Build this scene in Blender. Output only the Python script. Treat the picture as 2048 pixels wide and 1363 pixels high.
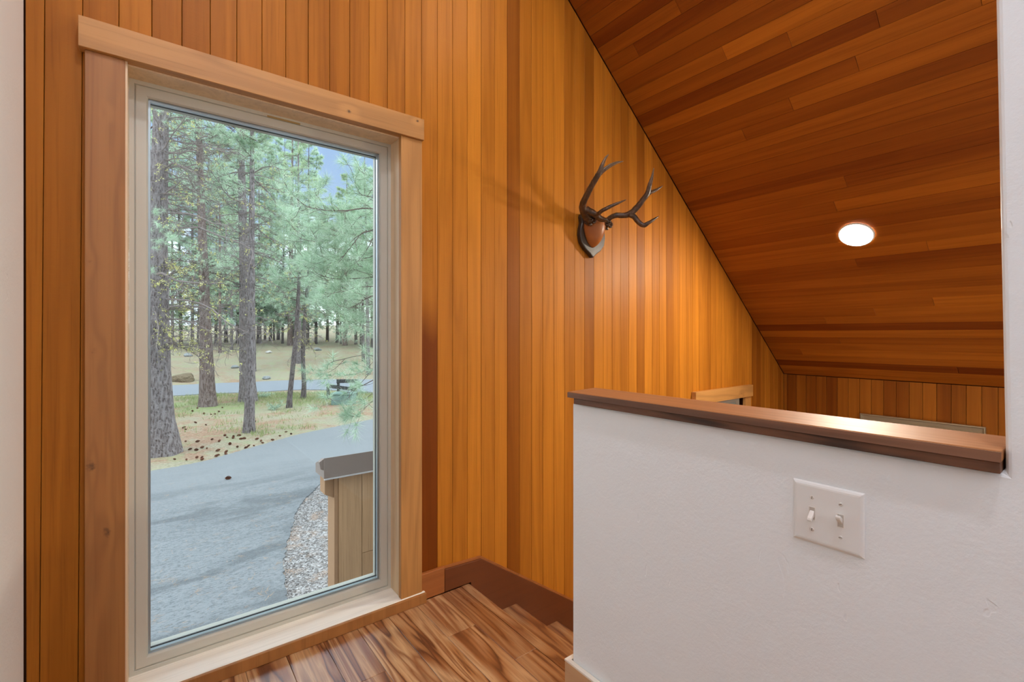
import bpy, bmesh, math, random
import numpy as np
from mathutils import Vector, noise as mnoise

for o in list(bpy.data.objects):
    bpy.data.objects.remove(o)
SC = bpy.context.scene
COL = SC.collection
random.seed(11)
RNG = np.random.default_rng(11)

# ------------------------------------------------------------------ camera, sky, sun, exposure
FPX, YAW, HZN = 943.7, 0.651918, 668.1          # focal length and horizon for a 2048 x 1363 frame
cam = bpy.data.cameras.new('camera')
cam.sensor_width = 36.0
cam.lens = FPX / 2048 * 36.0
cam.shift_y = (HZN - 681.5) / 2048.0
cam.clip_start = 0.02
cam.clip_end = 500
camo = bpy.data.objects.new('camera', cam)
COL.objects.link(camo)
camo.location = (0, 0, 0)
camo.rotation_euler = (math.pi / 2, 0, -YAW)
SC.camera = camo

SC.view_settings.view_transform = 'Standard'
SC.view_settings.look = 'None'
SC.view_settings.gamma = 1.0
SC.view_settings.exposure = 0.0
SC.view_settings.use_curve_mapping = False
SC.cycles.use_denoising = True
SC.cycles.max_bounces = 9
SC.cycles.diffuse_bounces = 6
SC.cycles.glossy_bounces = 4
SC.cycles.transparent_max_bounces = 24
SC.cycles.caustics_reflective = False
SC.cycles.caustics_refractive = False
SC.cycles.sample_clamp_indirect = 6.0

SKY_STRENGTH = 1.0
SUN_STRENGTH = 0.5
LAMP_L = 480.0           # radiance of the round ceiling lens above the stairs
UPPER_L = 120.0          # of the one higher up the slope
HALL_FILL_L = 620.0           # and of the unseen fill lights added over the landing
world = bpy.data.worlds.new('sky')
SC.world = world
world.use_nodes = True
nt = world.node_tree
nt.nodes.clear()
_o = nt.nodes.new('ShaderNodeOutputWorld')
_b = nt.nodes.new('ShaderNodeBackground')
_tc = nt.nodes.new('ShaderNodeTexCoord')
_sep = nt.nodes.new('ShaderNodeSeparateXYZ')
_ramp = nt.nodes.new('ShaderNodeValToRGB')
_n = nt.nodes.new('ShaderNodeTexNoise')
_cr = nt.nodes.new('ShaderNodeValToRGB')
_mx = nt.nodes.new('ShaderNodeMix')
_mx.data_type = 'RGBA'
nt.links.new(_tc.outputs['Generated'], _sep.inputs[0])
nt.links.new(_sep.outputs['Z'], _ramp.inputs[0])
e = _ramp.color_ramp.elements
e[0].position = 0.0; e[0].color = (0.72, 0.86, 1.06, 1)
e[1].position = 0.5; e[1].color = (0.33, 0.53, 0.93, 1)
_mp = nt.nodes.new('ShaderNodeMapping')
_mp.inputs['Location'].default_value = (1.1, 7.7, 3.4)
nt.links.new(_tc.outputs['Generated'], _mp.inputs[0])
nt.links.new(_mp.outputs[0], _n.inputs['Vector'])
_n.inputs['Scale'].default_value = 2.6
_n.inputs['Detail'].default_value = 6
_cr.color_ramp.elements[0].position = 0.47
_cr.color_ramp.elements[1].position = 0.64
nt.links.new(_n.outputs['Fac'], _cr.inputs[0])
nt.links.new(_cr.outputs['Color'], _mx.inputs[0])
nt.links.new(_ramp.outputs['Color'], _mx.inputs[6])
_mx.inputs[7].default_value = (7.6, 7.8, 8.1, 1)
nt.links.new(_mx.outputs[2], _b.inputs['Color'])
_b.inputs['Strength'].default_value = SKY_STRENGTH
nt.links.new(_b.outputs[0], _o.inputs[0])

sun = bpy.data.lights.new('sun', 'SUN')
sun.energy = SUN_STRENGTH
sun.angle = math.radians(50)                      # sun through thin cloud: no hard shadows
sun.color = (1.0, 0.97, 0.92)
suno = bpy.data.objects.new('sun', sun)
COL.objects.link(suno)
suno.rotation_euler = (math.radians(38), 0, math.radians(-25))
suno.location = (0, -20, 30)


# ------------------------------------------------------------------ picture geometry
FW = Vector((math.sin(YAW), math.cos(YAW), 0))
RT = Vector((math.cos(YAW), -math.sin(YAW), 0))
UP = Vector((0, 0, 1))


def ray(u, v):
    return FW + RT * ((u - 1024) / FPX) + UP * ((HZN - v) / FPX)


def at_y(u, v, y):
    d = ray(u, v)
    return d * (y / d.y)


def at_x(u, v, x):
    d = ray(u, v)
    return d * (x / d.x)


def at_z(u, v, z):
    d = ray(u, v)
    return d * (z / d.z)


def at_d(u, v, depth):
    return ray(u, v) * depth


# ------------------------------------------------------------------ helpers
def link(o, parent=None):
    COL.objects.link(o)
    if parent is not None:
        o.parent = parent
        o.location = o.location - WORLD_LOC.get(parent.name, Vector())
    return o


WORLD_LOC = {}


def mesh_obj(name, verts, faces, m, parent=None, origin=None, smooth=False, kind=None):
    me = bpy.data.meshes.new(name)
    og = Vector(origin) if origin is not None else Vector((0, 0, 0))
    me.from_pydata([tuple(Vector(v) - og) for v in verts], [], faces)
    bm = bmesh.new()
    bm.from_mesh(me)
    bmesh.ops.recalc_face_normals(bm, faces=bm.faces)
    bm.to_mesh(me)
    bm.free()
    if smooth:
        me.polygons.foreach_set('use_smooth', [True] * len(me.polygons))
    if m is not None:
        me.materials.append(m)
    o = bpy.data.objects.new(name, me)
    o.location = og
    link(o, parent)
    WORLD_LOC[o.name] = og.copy()
    if kind:
        o['kind'] = kind
    return o


def np_obj(name, V, F, m, parent=None, smooth=False, kind=None, sides=3):
    """big meshes from arrays; F is (n, sides)"""
    me = bpy.data.meshes.new(name)
    V = np.asarray(V, dtype=np.float32)
    F = np.asarray(F, dtype=np.int32)
    me.vertices.add(len(V))
    me.vertices.foreach_set('co', V.ravel())
    me.loops.add(F.size)
    me.loops.foreach_set('vertex_index', F.ravel())
    me.polygons.add(len(F))
    me.polygons.foreach_set('loop_start', np.arange(0, F.size, sides, dtype=np.int32))
    me.polygons.foreach_set('loop_total', np.full(len(F), sides, dtype=np.int32))
    if smooth:
        me.polygons.foreach_set('use_smooth', np.ones(len(F), dtype=bool))
    me.update(calc_edges=True)
    if m is not None:
        me.materials.append(m)
    o = bpy.data.objects.new(name, me)
    pl = WORLD_LOC.get(parent.name, Vector()) if parent is not None else Vector()
    COL.objects.link(o)
    if parent is not None:
        o.parent = parent
        o.location = -pl
    if kind:
        o['kind'] = kind
    return o


def bevel(o, w=0.002, seg=2):
    md = o.modifiers.new('bevel', 'BEVEL')
    md.width = w
    md.segments = seg
    md.limit_method = 'ANGLE'
    return o


def box(name, lo, hi, m, parent=None, bev=0.0, kind=None):
    lo = Vector(lo); hi = Vector(hi)
    v = [(x, y, z) for x in (lo.x, hi.x) for y in (lo.y, hi.y) for z in (lo.z, hi.z)]
    f = [(0, 1, 3, 2), (4, 6, 7, 5), (0, 4, 5, 1), (2, 3, 7, 6), (0, 2, 6, 4), (1, 5, 7, 3)]
    o = mesh_obj(name, v, f, m, parent, origin=(lo + hi) / 2, kind=kind)
    if bev:
        bevel(o, bev)
    return o


def prism(name, pts, axis, a, b, m, parent=None, bev=0.0, kind=None, origin=None, smooth=False):
    """polygon pts in the plane across axis ('x': (y,z), 'y': (x,z), 'z': (x,y)), from a to b"""
    def p3(p, t):
        if axis == 'x':
            return (t, p[0], p[1])
        if axis == 'y':
            return (p[0], t, p[1])
        return (p[0], p[1], t)
    n = len(pts)
    v = [p3(p, a) for p in pts] + [p3(p, b) for p in pts]
    f = [tuple(range(n)), tuple(range(n, 2 * n))[::-1]]
    f += [(i, (i + 1) % n, n + (i + 1) % n, n + i) for i in range(n)]
    if origin is None:
        origin = sum((Vector(q) for q in v), Vector()) / len(v)
    o = mesh_obj(name, v, f, m, parent, origin=origin, kind=kind)
    if bev:
        bevel(o, bev)
    return o


def empty(name, loc):
    o = bpy.data.objects.new(name, None)
    o.empty_display_size = 0.1
    o.location = loc
    COL.objects.link(o)
    WORLD_LOC[o.name] = Vector(loc)
    return o


def tag(o, label=None, cat=None, group=None, kind=None):
    if label:
        o['label'] = label
    if cat:
        o['category'] = cat
    if group:
        o['group'] = group
    if kind:
        o['kind'] = kind
    return o


def sweep_rect(name, x0, x1, z0, z1, prof, m, parent, kind=None, plane='y'):
    """mitred frame around a rectangle; prof = closed loop of (inset, depth)"""
    v = []
    for (ins, d) in prof:
        for (x, z) in ((x0 + ins, z0 + ins), (x1 - ins, z0 + ins), (x1 - ins, z1 - ins), (x0 + ins, z1 - ins)):
            v.append((x, d, z) if plane == 'y' else (d, x, z))
    n = len(prof)
    f = []
    for i in range(n):
        j = (i + 1) % n
        for k in range(4):
            l = (k + 1) % 4
            f.append((i * 4 + k, i * 4 + l, j * 4 + l, j * 4 + k))
    og = ((x0 + x1) / 2, prof[0][1], (z0 + z1) / 2) if plane == 'y' else (prof[0][1], (x0 + x1) / 2, (z0 + z1) / 2)
    return mesh_obj(name, v, f, m, parent, origin=og, kind=kind)


# ------------------------------------------------------------------ materials
def newmat(name):
    m = bpy.data.materials.new(name)
    m.use_nodes = True
    n = m.node_tree.nodes
    n.clear()
    out = n.new('ShaderNodeOutputMaterial')
    p = n.new('ShaderNodeBsdfPrincipled')
    m.node_tree.links.new(p.outputs[0], out.inputs[0])
    return m, m.node_tree, p


class G:
    """small node-graph writer"""
    def __init__(s, t):
        s.t = t

    def put(s, sock, val):
        if isinstance(val, bpy.types.NodeSocket):
            s.t.links.new(val, sock)
        elif val is not None:
            sock.default_value = val

    def math(s, op, a, b=None, clamp=False, c=None):
        n = s.t.nodes.new('ShaderNodeMath')
        n.operation = op
        n.use_clamp = clamp
        s.put(n.inputs[0], a)
        s.put(n.inputs[1], b)
        if c is not None:
            s.put(n.inputs[2], c)
        return n.outputs[0]

    def vmath(s, op, a, b=None):
        n = s.t.nodes.new('ShaderNodeVectorMath')
        n.operation = op
        s.put(n.inputs[0], a)
        s.put(n.inputs[1], b)
        return n.outputs['Value'] if op in ('LENGTH', 'DISTANCE', 'DOT_PRODUCT') else n.outputs[0]

    def noise(s, vec, scale=5, detail=2, rough=0.5, dist=0.0):
        n = s.t.nodes.new('ShaderNodeTexNoise')
        s.put(n.inputs['Vector'], vec)
        n.inputs['Scale'].default_value = scale
        n.inputs['Detail'].default_value = detail
        n.inputs['Roughness'].default_value = rough
        n.inputs['Distortion'].default_value = dist
        return n.outputs['Fac']

    def ramp(s, fac, stops):
        n = s.t.nodes.new('ShaderNodeValToRGB')
        s.put(n.inputs[0], fac)
        e = n.color_ramp.elements
        while len(e) < len(stops):
            e.new(0.5)
        for el, (p, c) in zip(e, stops):
            el.position = p
            el.color = (c[0], c[1], c[2], 1) if isinstance(c, (tuple, list)) else (c, c, c, 1)
        return n.outputs['Color']

    def mix(s, fac, a, b, mode='MIX'):
        n = s.t.nodes.new('ShaderNodeMix')
        n.data_type = 'RGBA'
        n.blend_type = mode
        n.clamp_factor = True
        s.put(n.inputs[0], fac)
        s.put(n.inputs[6], (*a, 1) if isinstance(a, tuple) else a)
        s.put(n.inputs[7], (*b, 1) if isinstance(b, tuple) else b)
        return n.outputs[2]

    def maprange(s, v, a, b, c, d, smooth=True):
        n = s.t.nodes.new('ShaderNodeMapRange')
        n.interpolation_type = 'SMOOTHSTEP' if smooth else 'LINEAR'
        s.put(n.inputs[0], v)
        for i, x in enumerate((a, b, c, d)):
            n.inputs[1 + i].default_value = x
        return n.outputs[0]

    def bump(s, h, strength=0.2, dist=0.01, normal=None):
        n = s.t.nodes.new('ShaderNodeBump')
        n.inputs['Strength'].default_value = strength
        n.inputs['Distance'].default_value = dist
        s.put(n.inputs['Height'], h)
        if normal is not None:
            s.put(n.inputs['Normal'], normal)
        return n.outputs[0]

    def coord(s, which='Object'):
        return s.t.nodes.new('ShaderNodeTexCoord').outputs[which]

    def info(s, which):
        return s.t.nodes.new('ShaderNodeObjectInfo').outputs[which]

    def sep(s, v):
        n = s.t.nodes.new('ShaderNodeSeparateXYZ')
        s.put(n.inputs[0], v)
        return n.outputs


def plain(name, col, rough=0.5, spec=0.5, metal=0.0, bump=None, emit=None):
    m, t, p = newmat(name)
    p.inputs['Base Color'].default_value = (*col, 1)
    p.inputs['Roughness'].default_value = rough
    p.inputs['Metallic'].default_value = metal
    p.inputs['Specular IOR Level'].default_value = spec
    if emit:
        p.inputs['Emission Color'].default_value = (*emit[0], 1)
        p.inputs['Emission Strength'].default_value = emit[1]
    if bump:
        g = G(t)
        h = g.noise(g.coord(), bump[0], 3, 0.6)
        t.links.new(g.bump(h, bump[1], bump[2]), p.inputs['Normal'])
    return m


def wood(name, light, dark, axis='z', rough=0.38, ring=0.25, saw=0.25, knots=(), fiber=0.22, contrast=0.5,
         across=9.0, along=0.45, band=38.0, spec=0.5, coat=0.0):
    """board wood; tone of each board in obj.color red, dark lower end in green, offset from the object's random"""
    m, t, p = newmat(name)
    g = G(t)
    P = g.coord('Object')
    rnd = g.info('Random')
    off = g.math('MULTIPLY', rnd, 57.0)
    cx = t.nodes.new('ShaderNodeCombineXYZ')
    for i in range(3):
        t.links.new(off, cx.inputs[i])
    ax = 'xyz'.index(axis)
    s1 = [across] * 3; s1[ax] = along
    s2 = [150.0] * 3; s2[ax] = 3.0
    s3 = [7.0] * 3; s3[ax] = 240.0
    s4 = [22.0] * 3; s4[ax] = 0.6
    v1 = g.vmath('ADD', g.vmath('MULTIPLY', P, tuple(s1)), cx.outputs[0])
    n1 = g.noise(v1, 1.0, 2, 0.5, 0.4)
    kd = None
    fibk = g.noise(P, 90.0, 2, 0.6) if knots else None
    ringin = g.math('MULTIPLY', n1, band)
    for (kx, ky, kz, r) in knots:
        q = g.vmath('SUBTRACT', P, (kx, ky, kz))
        sc = [1.0, 1.0, 1.0]; sc[ax] = 0.72
        d = g.vmath('LENGTH', g.vmath('MULTIPLY', q, tuple(sc)))
        warp = g.maprange(d, 0.0, r * 4.5, 3.2, 0.0)
        ringin = g.math('ADD', ringin, warp)
        f = g.maprange(g.math('ADD', d, g.math('MULTIPLY', g.math('SUBTRACT', fibk, 0.5), r)), r * 0.15, r * 0.95, 1.0, 0.0)
        kd = f if kd is None else g.math('MAXIMUM', kd, f)
    rings = g.math('MULTIPLY_ADD', g.math('SINE', ringin), 0.5, c=0.5)
    rings = g.math('POWER', rings, 1.6)
    v2 = g.vmath('ADD', g.vmath('MULTIPLY', P, tuple(s2)), cx.outputs[0])
    fib = g.noise(v2, 1.0, 3, 0.65)
    v4 = g.vmath('ADD', g.vmath('MULTIPLY', P, tuple(s4)), cx.outputs[0])
    streak = g.noise(v4, 1.0, 3, 0.55, 0.3)
    sepc = g.sep(g.info('Color'))
    tone = g.math('ADD', sepc[0], g.math('MULTIPLY', g.math('SUBTRACT', streak, 0.5), contrast))
    low = g.maprange(g.math('ADD', g.sep(P)[ax], g.math('MULTIPLY', g.math('SUBTRACT', n1, 0.5), 0.5)), -0.72, -0.42, 1.0, 0.0)
    tone = g.math('ADD', tone, g.math('MULTIPLY', g.math('MULTIPLY', low, sepc[1]), 0.8), clamp=True)
    c = g.mix(tone, light, dark)
    c = g.mix(g.math('MULTIPLY', rings, ring), c, tuple(x * 0.55 for x in dark))
    c = g.mix(g.math('MULTIPLY', g.maprange(fib, 0.5, 0.75, 0.0, 1.0), fiber), c, tuple(x * 0.35 for x in dark))
    if kd is not None:
        c = g.mix(g.math('MULTIPLY', kd, 0.88), c, (0.030, 0.012, 0.006))
    t.links.new(c, p.inputs['Base Color'])
    v3 = g.vmath('ADD', g.vmath('MULTIPLY', P, tuple(s3)), cx.outputs[0])
    sw = g.noise(v3, 1.0, 2, 0.6)
    hgt = g.math('ADD', g.math('MULTIPLY', sw, saw), g.math('MULTIPLY', fib, 0.25))
    t.links.new(g.bump(hgt, 0.30, 0.0012), p.inputs['Normal'])
    t.links.new(g.math('ADD', rough, g.math('MULTIPLY', fib, 0.16)), p.inputs['Roughness'])
    p.inputs['Specular IOR Level'].default_value = spec
    p.inputs['Coat Weight'].default_value = coat
    p.inputs['Coat Roughness'].default_value = 0.22
    return m


W_LIGHT = (0.600, 0.222, 0.021)
W_DARK = (0.190, 0.045, 0.003)
M_WALLWOOD = wood('cedar_board', W_LIGHT, W_DARK, 'z', rough=0.40, ring=0.16, saw=0.5, spec=0.16)
M_CEILWOOD = wood('cedar_ceiling_board', (0.50, 0.152, 0.011), (0.165, 0.029, 0.002), 'y', rough=0.45, ring=0.18, saw=0.4, spec=0.18)
M_BACKING = plain('shadow_gap', (0.05, 0.018, 0.006), 0.9, 0.1)
ALDER_L, ALDER_D = (0.56, 0.275, 0.080), (0.31, 0.118, 0.028)
M_HEAD = wood('alder_head', ALDER_L, ALDER_D, 'x', rough=0.42, ring=0.30, saw=0.1, contrast=0.4, across=10, along=0.8, band=30,
              knots=((0.215, -0.02, -0.012, 0.010), (0.49, -0.02, 0.028, 0.008)))
M_CASL = wood('alder_casing_knotty', ALDER_L, ALDER_D, 'z', rough=0.42, ring=0.30, saw=0.1, contrast=0.4, across=10, along=0.8, band=30,
              knots=((0.006, -0.02, 0.755, 0.007), (-0.034, -0.02, 0.335, 0.011), (-0.022, -0.02, 0.085, 0.011),
                     (-0.030, -0.02, -0.235, 0.016), (0.002, -0.02, -0.425, 0.015)))
M_CASR = wood('alder_casing', ALDER_L, ALDER_D, 'z', rough=0.42, ring=0.28, saw=0.1, contrast=0.4, across=10, along=0.7, band=30)
M_SILLW = wood('maple_sill_skylit', (0.95, 0.92, 0.83), (0.86, 0.76, 0.60), 'x', rough=0.30, ring=0.12, saw=0.05, contrast=0.3)  # whiter than maple: the skylight on the sill is put into its colour
M_JAMB = wood('alder_jamb', (0.88, 0.70, 0.47), (0.70, 0.48, 0.27), 'z', rough=0.36, ring=0.16, saw=0.05, contrast=0.3,
              knots=((-0.03, -0.02, -0.43, 0.008), (0.0, -0.02, -0.36, 0.006)))
M_BASE = wood('stained_baseboard', (0.38, 0.125, 0.030), (0.17, 0.045, 0.010), 'x', rough=0.30, ring=0.22, saw=0.05)
M_SKIRT = wood('stained_skirt', (0.24, 0.066, 0.008), (0.14, 0.034, 0.004), 'x', rough=0.40, ring=0.15, saw=0.05)
M_OAK = wood('pale_oak', (0.62, 0.38, 0.20), (0.42, 0.22, 0.10), 'y', rough=0.45, ring=0.2, saw=0.1)
M_CAP = wood('worn_cap', (0.46, 0.200, 0.075), (0.30, 0.112, 0.040), 'y', rough=0.40, ring=0.16, saw=0.0, fiber=0.2, contrast=0.4, spec=0.10)
M_CAPLOW = wood('walnut_edge', (0.25, 0.100, 0.042), (0.050, 0.016, 0.006), 'y', rough=0.45, ring=0.95, saw=0.05, across=22, along=2.6, band=20)
M_CAPEDGE = wood('scuffed_edge', (0.27, 0.120, 0.062), (0.10, 0.042, 0.020), 'y', rough=0.5, ring=0.55, saw=0.05)

# acacia floor: strong light and dark streaks
def floorwood(name):
    m, t, p = newmat(name)
    g = G(t)
    P = g.coord('Object')
    off = g.math('MULTIPLY', g.info('Random'), 83.0)
    cx = t.nodes.new('ShaderNodeCombineXYZ')
    for i in range(3):
        t.links.new(off, cx.inputs[i])
    v = g.vmath('ADD', g.vmath('MULTIPLY', P, (8.0, 0.85, 4.0)), cx.outputs[0])
    n = g.noise(v, 1.0, 3, 0.5, 0.55)
    tone = g.sep(g.info('Color'))[0]
    band = g.math('FRACT', g.math('MULTIPLY', n, 4.2))
    c = g.ramp(band, [(0.0, (0.38, 0.17, 0.062)), (0.20, (0.58, 0.35, 0.17)), (0.38, (0.26, 0.098, 0.034)),
                      (0.55, (0.60, 0.37, 0.185)), (0.80, (0.30, 0.115, 0.038)), (0.93, (0.085, 0.026, 0.011)), (1.0, (0.38, 0.17, 0.062))])
    c = g.mix(tone, c, (0.20, 0.062, 0.014))
    v2 = g.vmath('ADD', g.vmath('MULTIPLY', P, (150.0, 6.0, 60.0)), cx.outputs[0])
    fib = g.noise(v2, 1.0, 3, 0.6)
    c = g.mix(g.math('MULTIPLY', g.maprange(fib, 0.45, 0.75, 0, 1), 0.4), c, (0.10, 0.035, 0.015))
    t.links.new(c, p.inputs['Base Color'])
    t.links.new(g.math('ADD', 0.20, g.math('MULTIPLY', fib, 0.22)), p.inputs['Roughness'])
    t.links.new(g.bump(fib, 0.15, 0.001), p.inputs['Normal'])
    p.inputs['Coat Weight'].default_value = 0.8
    p.inputs['Coat Roughness'].default_value = 0.22
    return m


M_FLOOR = floorwood('acacia_floor')


def plaster(name, col):
    m, t, p = newmat(name)
    g = G(t)
    P = g.coord('Object')
    a = g.noise(P, 160.0, 3, 0.6)
    b = g.noise(P, 14.0, 3, 0.55, 0.6)
    sp = g.noise(g.vmath('MULTIPLY', P, (22.0, 22.0, 9.0)), 1.0, 2, 0.5, 1.4)
    dents = g.maprange(sp, 0.70, 0.73, 0.0, 1.0)
    h = g.math('ADD', g.math('MULTIPLY', a, 0.18), g.math('MULTIPLY', b, 0.5))
    h = g.math('ADD', h, g.math('MULTIPLY', dents, -0.2))
    t.links.new(g.bump(h, 0.5, 0.005), p.inputs['Normal'])
    t.links.new(g.mix(g.math('MULTIPLY', b, 0.10), col, tuple(x * 0.86 for x in col)), p.inputs['Base Color'])
    p.inputs['Roughness'].default_value = 0.55
    p.inputs['Specular IOR Level'].default_value = 0.3
    return m


M_PLASTER = plaster('white_plaster', (0.835, 0.865, 0.875))
M_VINYL = plain('almond_vinyl', (0.54, 0.53, 0.455), 0.35, 0.4)
M_SPACER = plain('spacer_metal', (0.55, 0.60, 0.62), 0.3, 0.5, 0.6)
M_GASKET = plain('dark_gasket', (0.035, 0.03, 0.028), 0.5)
M_PLATE = plain('white_plate', (0.78, 0.77, 0.74), 0.28, 0.5)
M_TOGGLE = plain('ivory_toggle', (0.80, 0.76, 0.70), 0.25, 0.5)
M_SCREW = plain('painted_screw', (0.70, 0.66, 0.60), 0.35, 0.5)
M_SLOT = plain('dark_slot', (0.10, 0.07, 0.05), 0.7)
M_RECESS = plain('ivory_recess', (0.50, 0.45, 0.39), 0.5)
M_LENS = plain('lamp_lens', (0.9, 0.9, 0.9), 0.4, emit=((1.0, 0.88, 0.70), LAMP_L))
M_LENSFILL = plain('landing_fill_lens', (0.9, 0.9, 0.9), 0.4, emit=((0.94, 0.98, 1.10), HALL_FILL_L))
M_LENSU = plain('upper_lamp_lens', (0.9, 0.9, 0.9), 0.4, emit=((1.0, 0.90, 0.76), UPPER_L))
M_TRIMRING = plain('lamp_ring', (0.85, 0.84, 0.80), 0.35)
M_LABEL = plain('tan_sticker', (0.36, 0.24, 0.09), 0.5)

mg = bpy.data.materials.new('window_glass')
mg.use_nodes = True
_t = mg.node_tree
_t.nodes.clear()
_out = _t.nodes.new('ShaderNodeOutputMaterial')
_tr = _t.nodes.new('ShaderNodeBsdfTransparent')
_tr.inputs[0].default_value = (0.965, 0.985, 0.98, 1)
_gl = _t.nodes.new('ShaderNodeBsdfGlossy')
_gl.inputs['Roughness'].default_value = 0.0
_fr = _t.nodes.new('ShaderNodeFresnel')
_fr.inputs[0].default_value = 1.25
_ms = _t.nodes.new('ShaderNodeMixShader')
_t.links.new(_fr.outputs[0], _ms.inputs[0])
_t.links.new(_tr.outputs[0], _ms.inputs[1])
_t.links.new(_gl.outputs[0], _ms.inputs[2])
_t.links.new(_ms.outputs[0], _out.inputs[0])
M_GLASS = mg

# ------------------------------------------------------------------ room shell
W = 1.775            # face of the boarded window wall
XL, XF = -0.267, 4.24     # left plaster wall, far boarded wall
FL, FLL = -1.09, -2.87    # landing floor, lower floor
SL = -0.8233         # slope of the ceiling
CX0, CZ0 = 1.724, 1.740


def ceil_z(x):
    return CZ0 + SL * (x - CX0)


# openings of the two windows, in the wall plane (x0, x1, z0, z1)
OP1 = (-0.075, 0.797, -1.06, 0.797)
OP2 = (2.965, 3.585, -1.70, -0.455)

wall_back = None
_bits = []
def slab_with_openings(name, ops, y0, y1, m):
    xs = sorted({XL - 0.12, XF + 0.12} | {o[0] for o in ops} | {o[1] for o in ops})
    V, F = [], []
    for a, b in zip(xs[:-1], xs[1:]):
        segs = [(FLL - 0.25, None)]
        for o in ops:
            if a >= o[0] - 1e-6 and b <= o[1] + 1e-6:
                segs = [(FLL - 0.25, o[2]), (o[3], None)]
        for lo, hi in segs:
            za = ceil_z(a) + 0.10 if hi is None else hi
            zb = ceil_z(b) + 0.10 if hi is None else hi
            i = len(V)
            for y in (y0, y1):
                V += [(a, y, lo), (b, y, lo), (b, y, zb), (a, y, za)]
            F += [(i, i + 1, i + 2, i + 3), (i + 7, i + 6, i + 5, i + 4), (i, i + 4, i + 5, i + 1), (i + 1, i + 5, i + 6, i + 2),
                  (i + 2, i + 6, i + 7, i + 3), (i + 3, i + 7, i + 4, i)]
    return mesh_obj(name, V, F, m, kind='structure')


wall_back = slab_with_openings('wall_back', [OP1, OP2], W + 0.016, W + 0.165, M_BACKING)
tag(wall_back, 'window wall of narrow vertical cedar boards')

# boards of the window wall: joints at a steady pitch, the three leftmost lean a little
joints = [(-0.268, -0.265), (-0.2225, -0.2405), (-0.147, -0.164), (-0.073, -0.080)]
x = 0.0
while x < XF - 0.03:
    joints.append((x, x))
    x += 0.07375
joints.append((XF, XF))
# tone of the boards by the joint on their left (0 = pale, 1 = dark)
tones = {844: .30, 875: .26, 905: .28, 934: .08, 962: .34, 989: .20, 1014: .78, 1038: .42, 1062: .30, 1085: .18, 1108: .12, 1128: .40,
         1147: .28, 1167: .62, 1186: .14, 1204: .18, 1222: .34, 1239: .42, 1255: .16, 1270: .60, 1286: .06}
tone_x = [(at_y(k, 300, W).x, v) for k, v in tones.items()]


def board_tone(x):
    for tx, tv in tone_x:
        if abs(tx - x) < 0.03:
            return tv
    return None


rb = random.Random(5)
for i in range(len(joints) - 1):
    (ta, ba), (tb, bb) = joints[i], joints[i + 1]
    g = 0.0007
    xm = (ta + tb) / 2
    zt_a, zt_b = ceil_z(ta) - 0.004, ceil_z(tb) - 0.004
    zb = FLL if xm > 1.16 else FL
    tone = board_tone(ta)
    if tone is None:
        tone = rb.choice([.15, .25, .32, .38, .45, .55, .70]) if xm > 0.8 else rb.uniform(.35, .60)
    stain = 1.0 if abs(ta - at_y(844, 300, W).x) < 0.03 else 0.0
    y0 = W + rb.uniform(-0.0006, 0.0006)
    pieces = [(zb, None)]
    for o in (OP1, OP2):
        if xm > o[0] - 0.03 and xm < o[1] + 0.03 and tb > o[0] and ta < o[1]:
            pieces = [(zb, o[2]), (o[3], None)] if o is OP2 else [(o[3], None)]

    def jx(j, z):
        f = (z - 2.2) / (-1.09 - 2.2)
        return j[0] + (j[1] - j[0]) * f
    for lo, hi in pieces:
        h_a = zt_a if hi is None else hi
        h_b = zt_b if hi is None else hi
        L0, L1 = jx(joints[i], lo) + g, jx(joints[i], h_a) + g
        R0, R1 = jx(joints[i + 1], lo) - g, jx(joints[i + 1], h_b) - g
        b = prism('board', [(L0, lo), (R0, lo), (R1, h_b), (L1, h_a)], 'y', y0, y0 + 0.0155, M_WALLWOOD, wall_back)
        bevel(b, 0.0010, 1)
        b.color = (tone, stain if hi is None else 0, 0, 1)

# far boarded wall
wall_far = prism('wall_far', [(-1.45, FLL - 0.2), (W, FLL - 0.2), (W, ceil_z(XF) + 0.02), (-1.45, ceil_z(XF) + 0.02)], 'x', XF + 0.016, XF + 0.14,
                 M_BACKING, kind='structure')
yj = 1.75
ys = [W]
while yj > -1.4:
    ys.append(yj)
    yj -= 0.0732
far_t = [.4, .75, .45, .7, .6, .8, .35, .25, .22, .35, .70, .65, .30, .22, .60, .50, .25, .40]
for i in range(len(ys) - 1):
    b = box('board', (XF, ys[i + 1] + 0.0011, FLL), (XF + 0.0155, ys[i] - 0.0011, ceil_z(XF) - 0.004), M_WALLWOOD, wall_far)
    bevel(b, 0.0008, 1)
    b.color = (min(1.0, 0.28 + 0.8 * far_t[i]) if i < len(far_t) else rb.uniform(.4, .9), 0, 0, 1)
tag(wall_far, 'far wall of vertical cedar boards beyond the stairs')

# sloped ceiling: backing slab and boards in rows along Y, broken by butt joints
LC = math.hypot(1, SL)
ux, uz = 1 / LC, SL / LC             # down the slope
nx, nz = -uz, ux                     # up, out of the room (normal)
if nz < 0:
    nx, nz = -nx, -nz


def cpt(row, up=0.0):
    return CX0 + row * ux + nx * up, CZ0 + row * uz + nz * up


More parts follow.
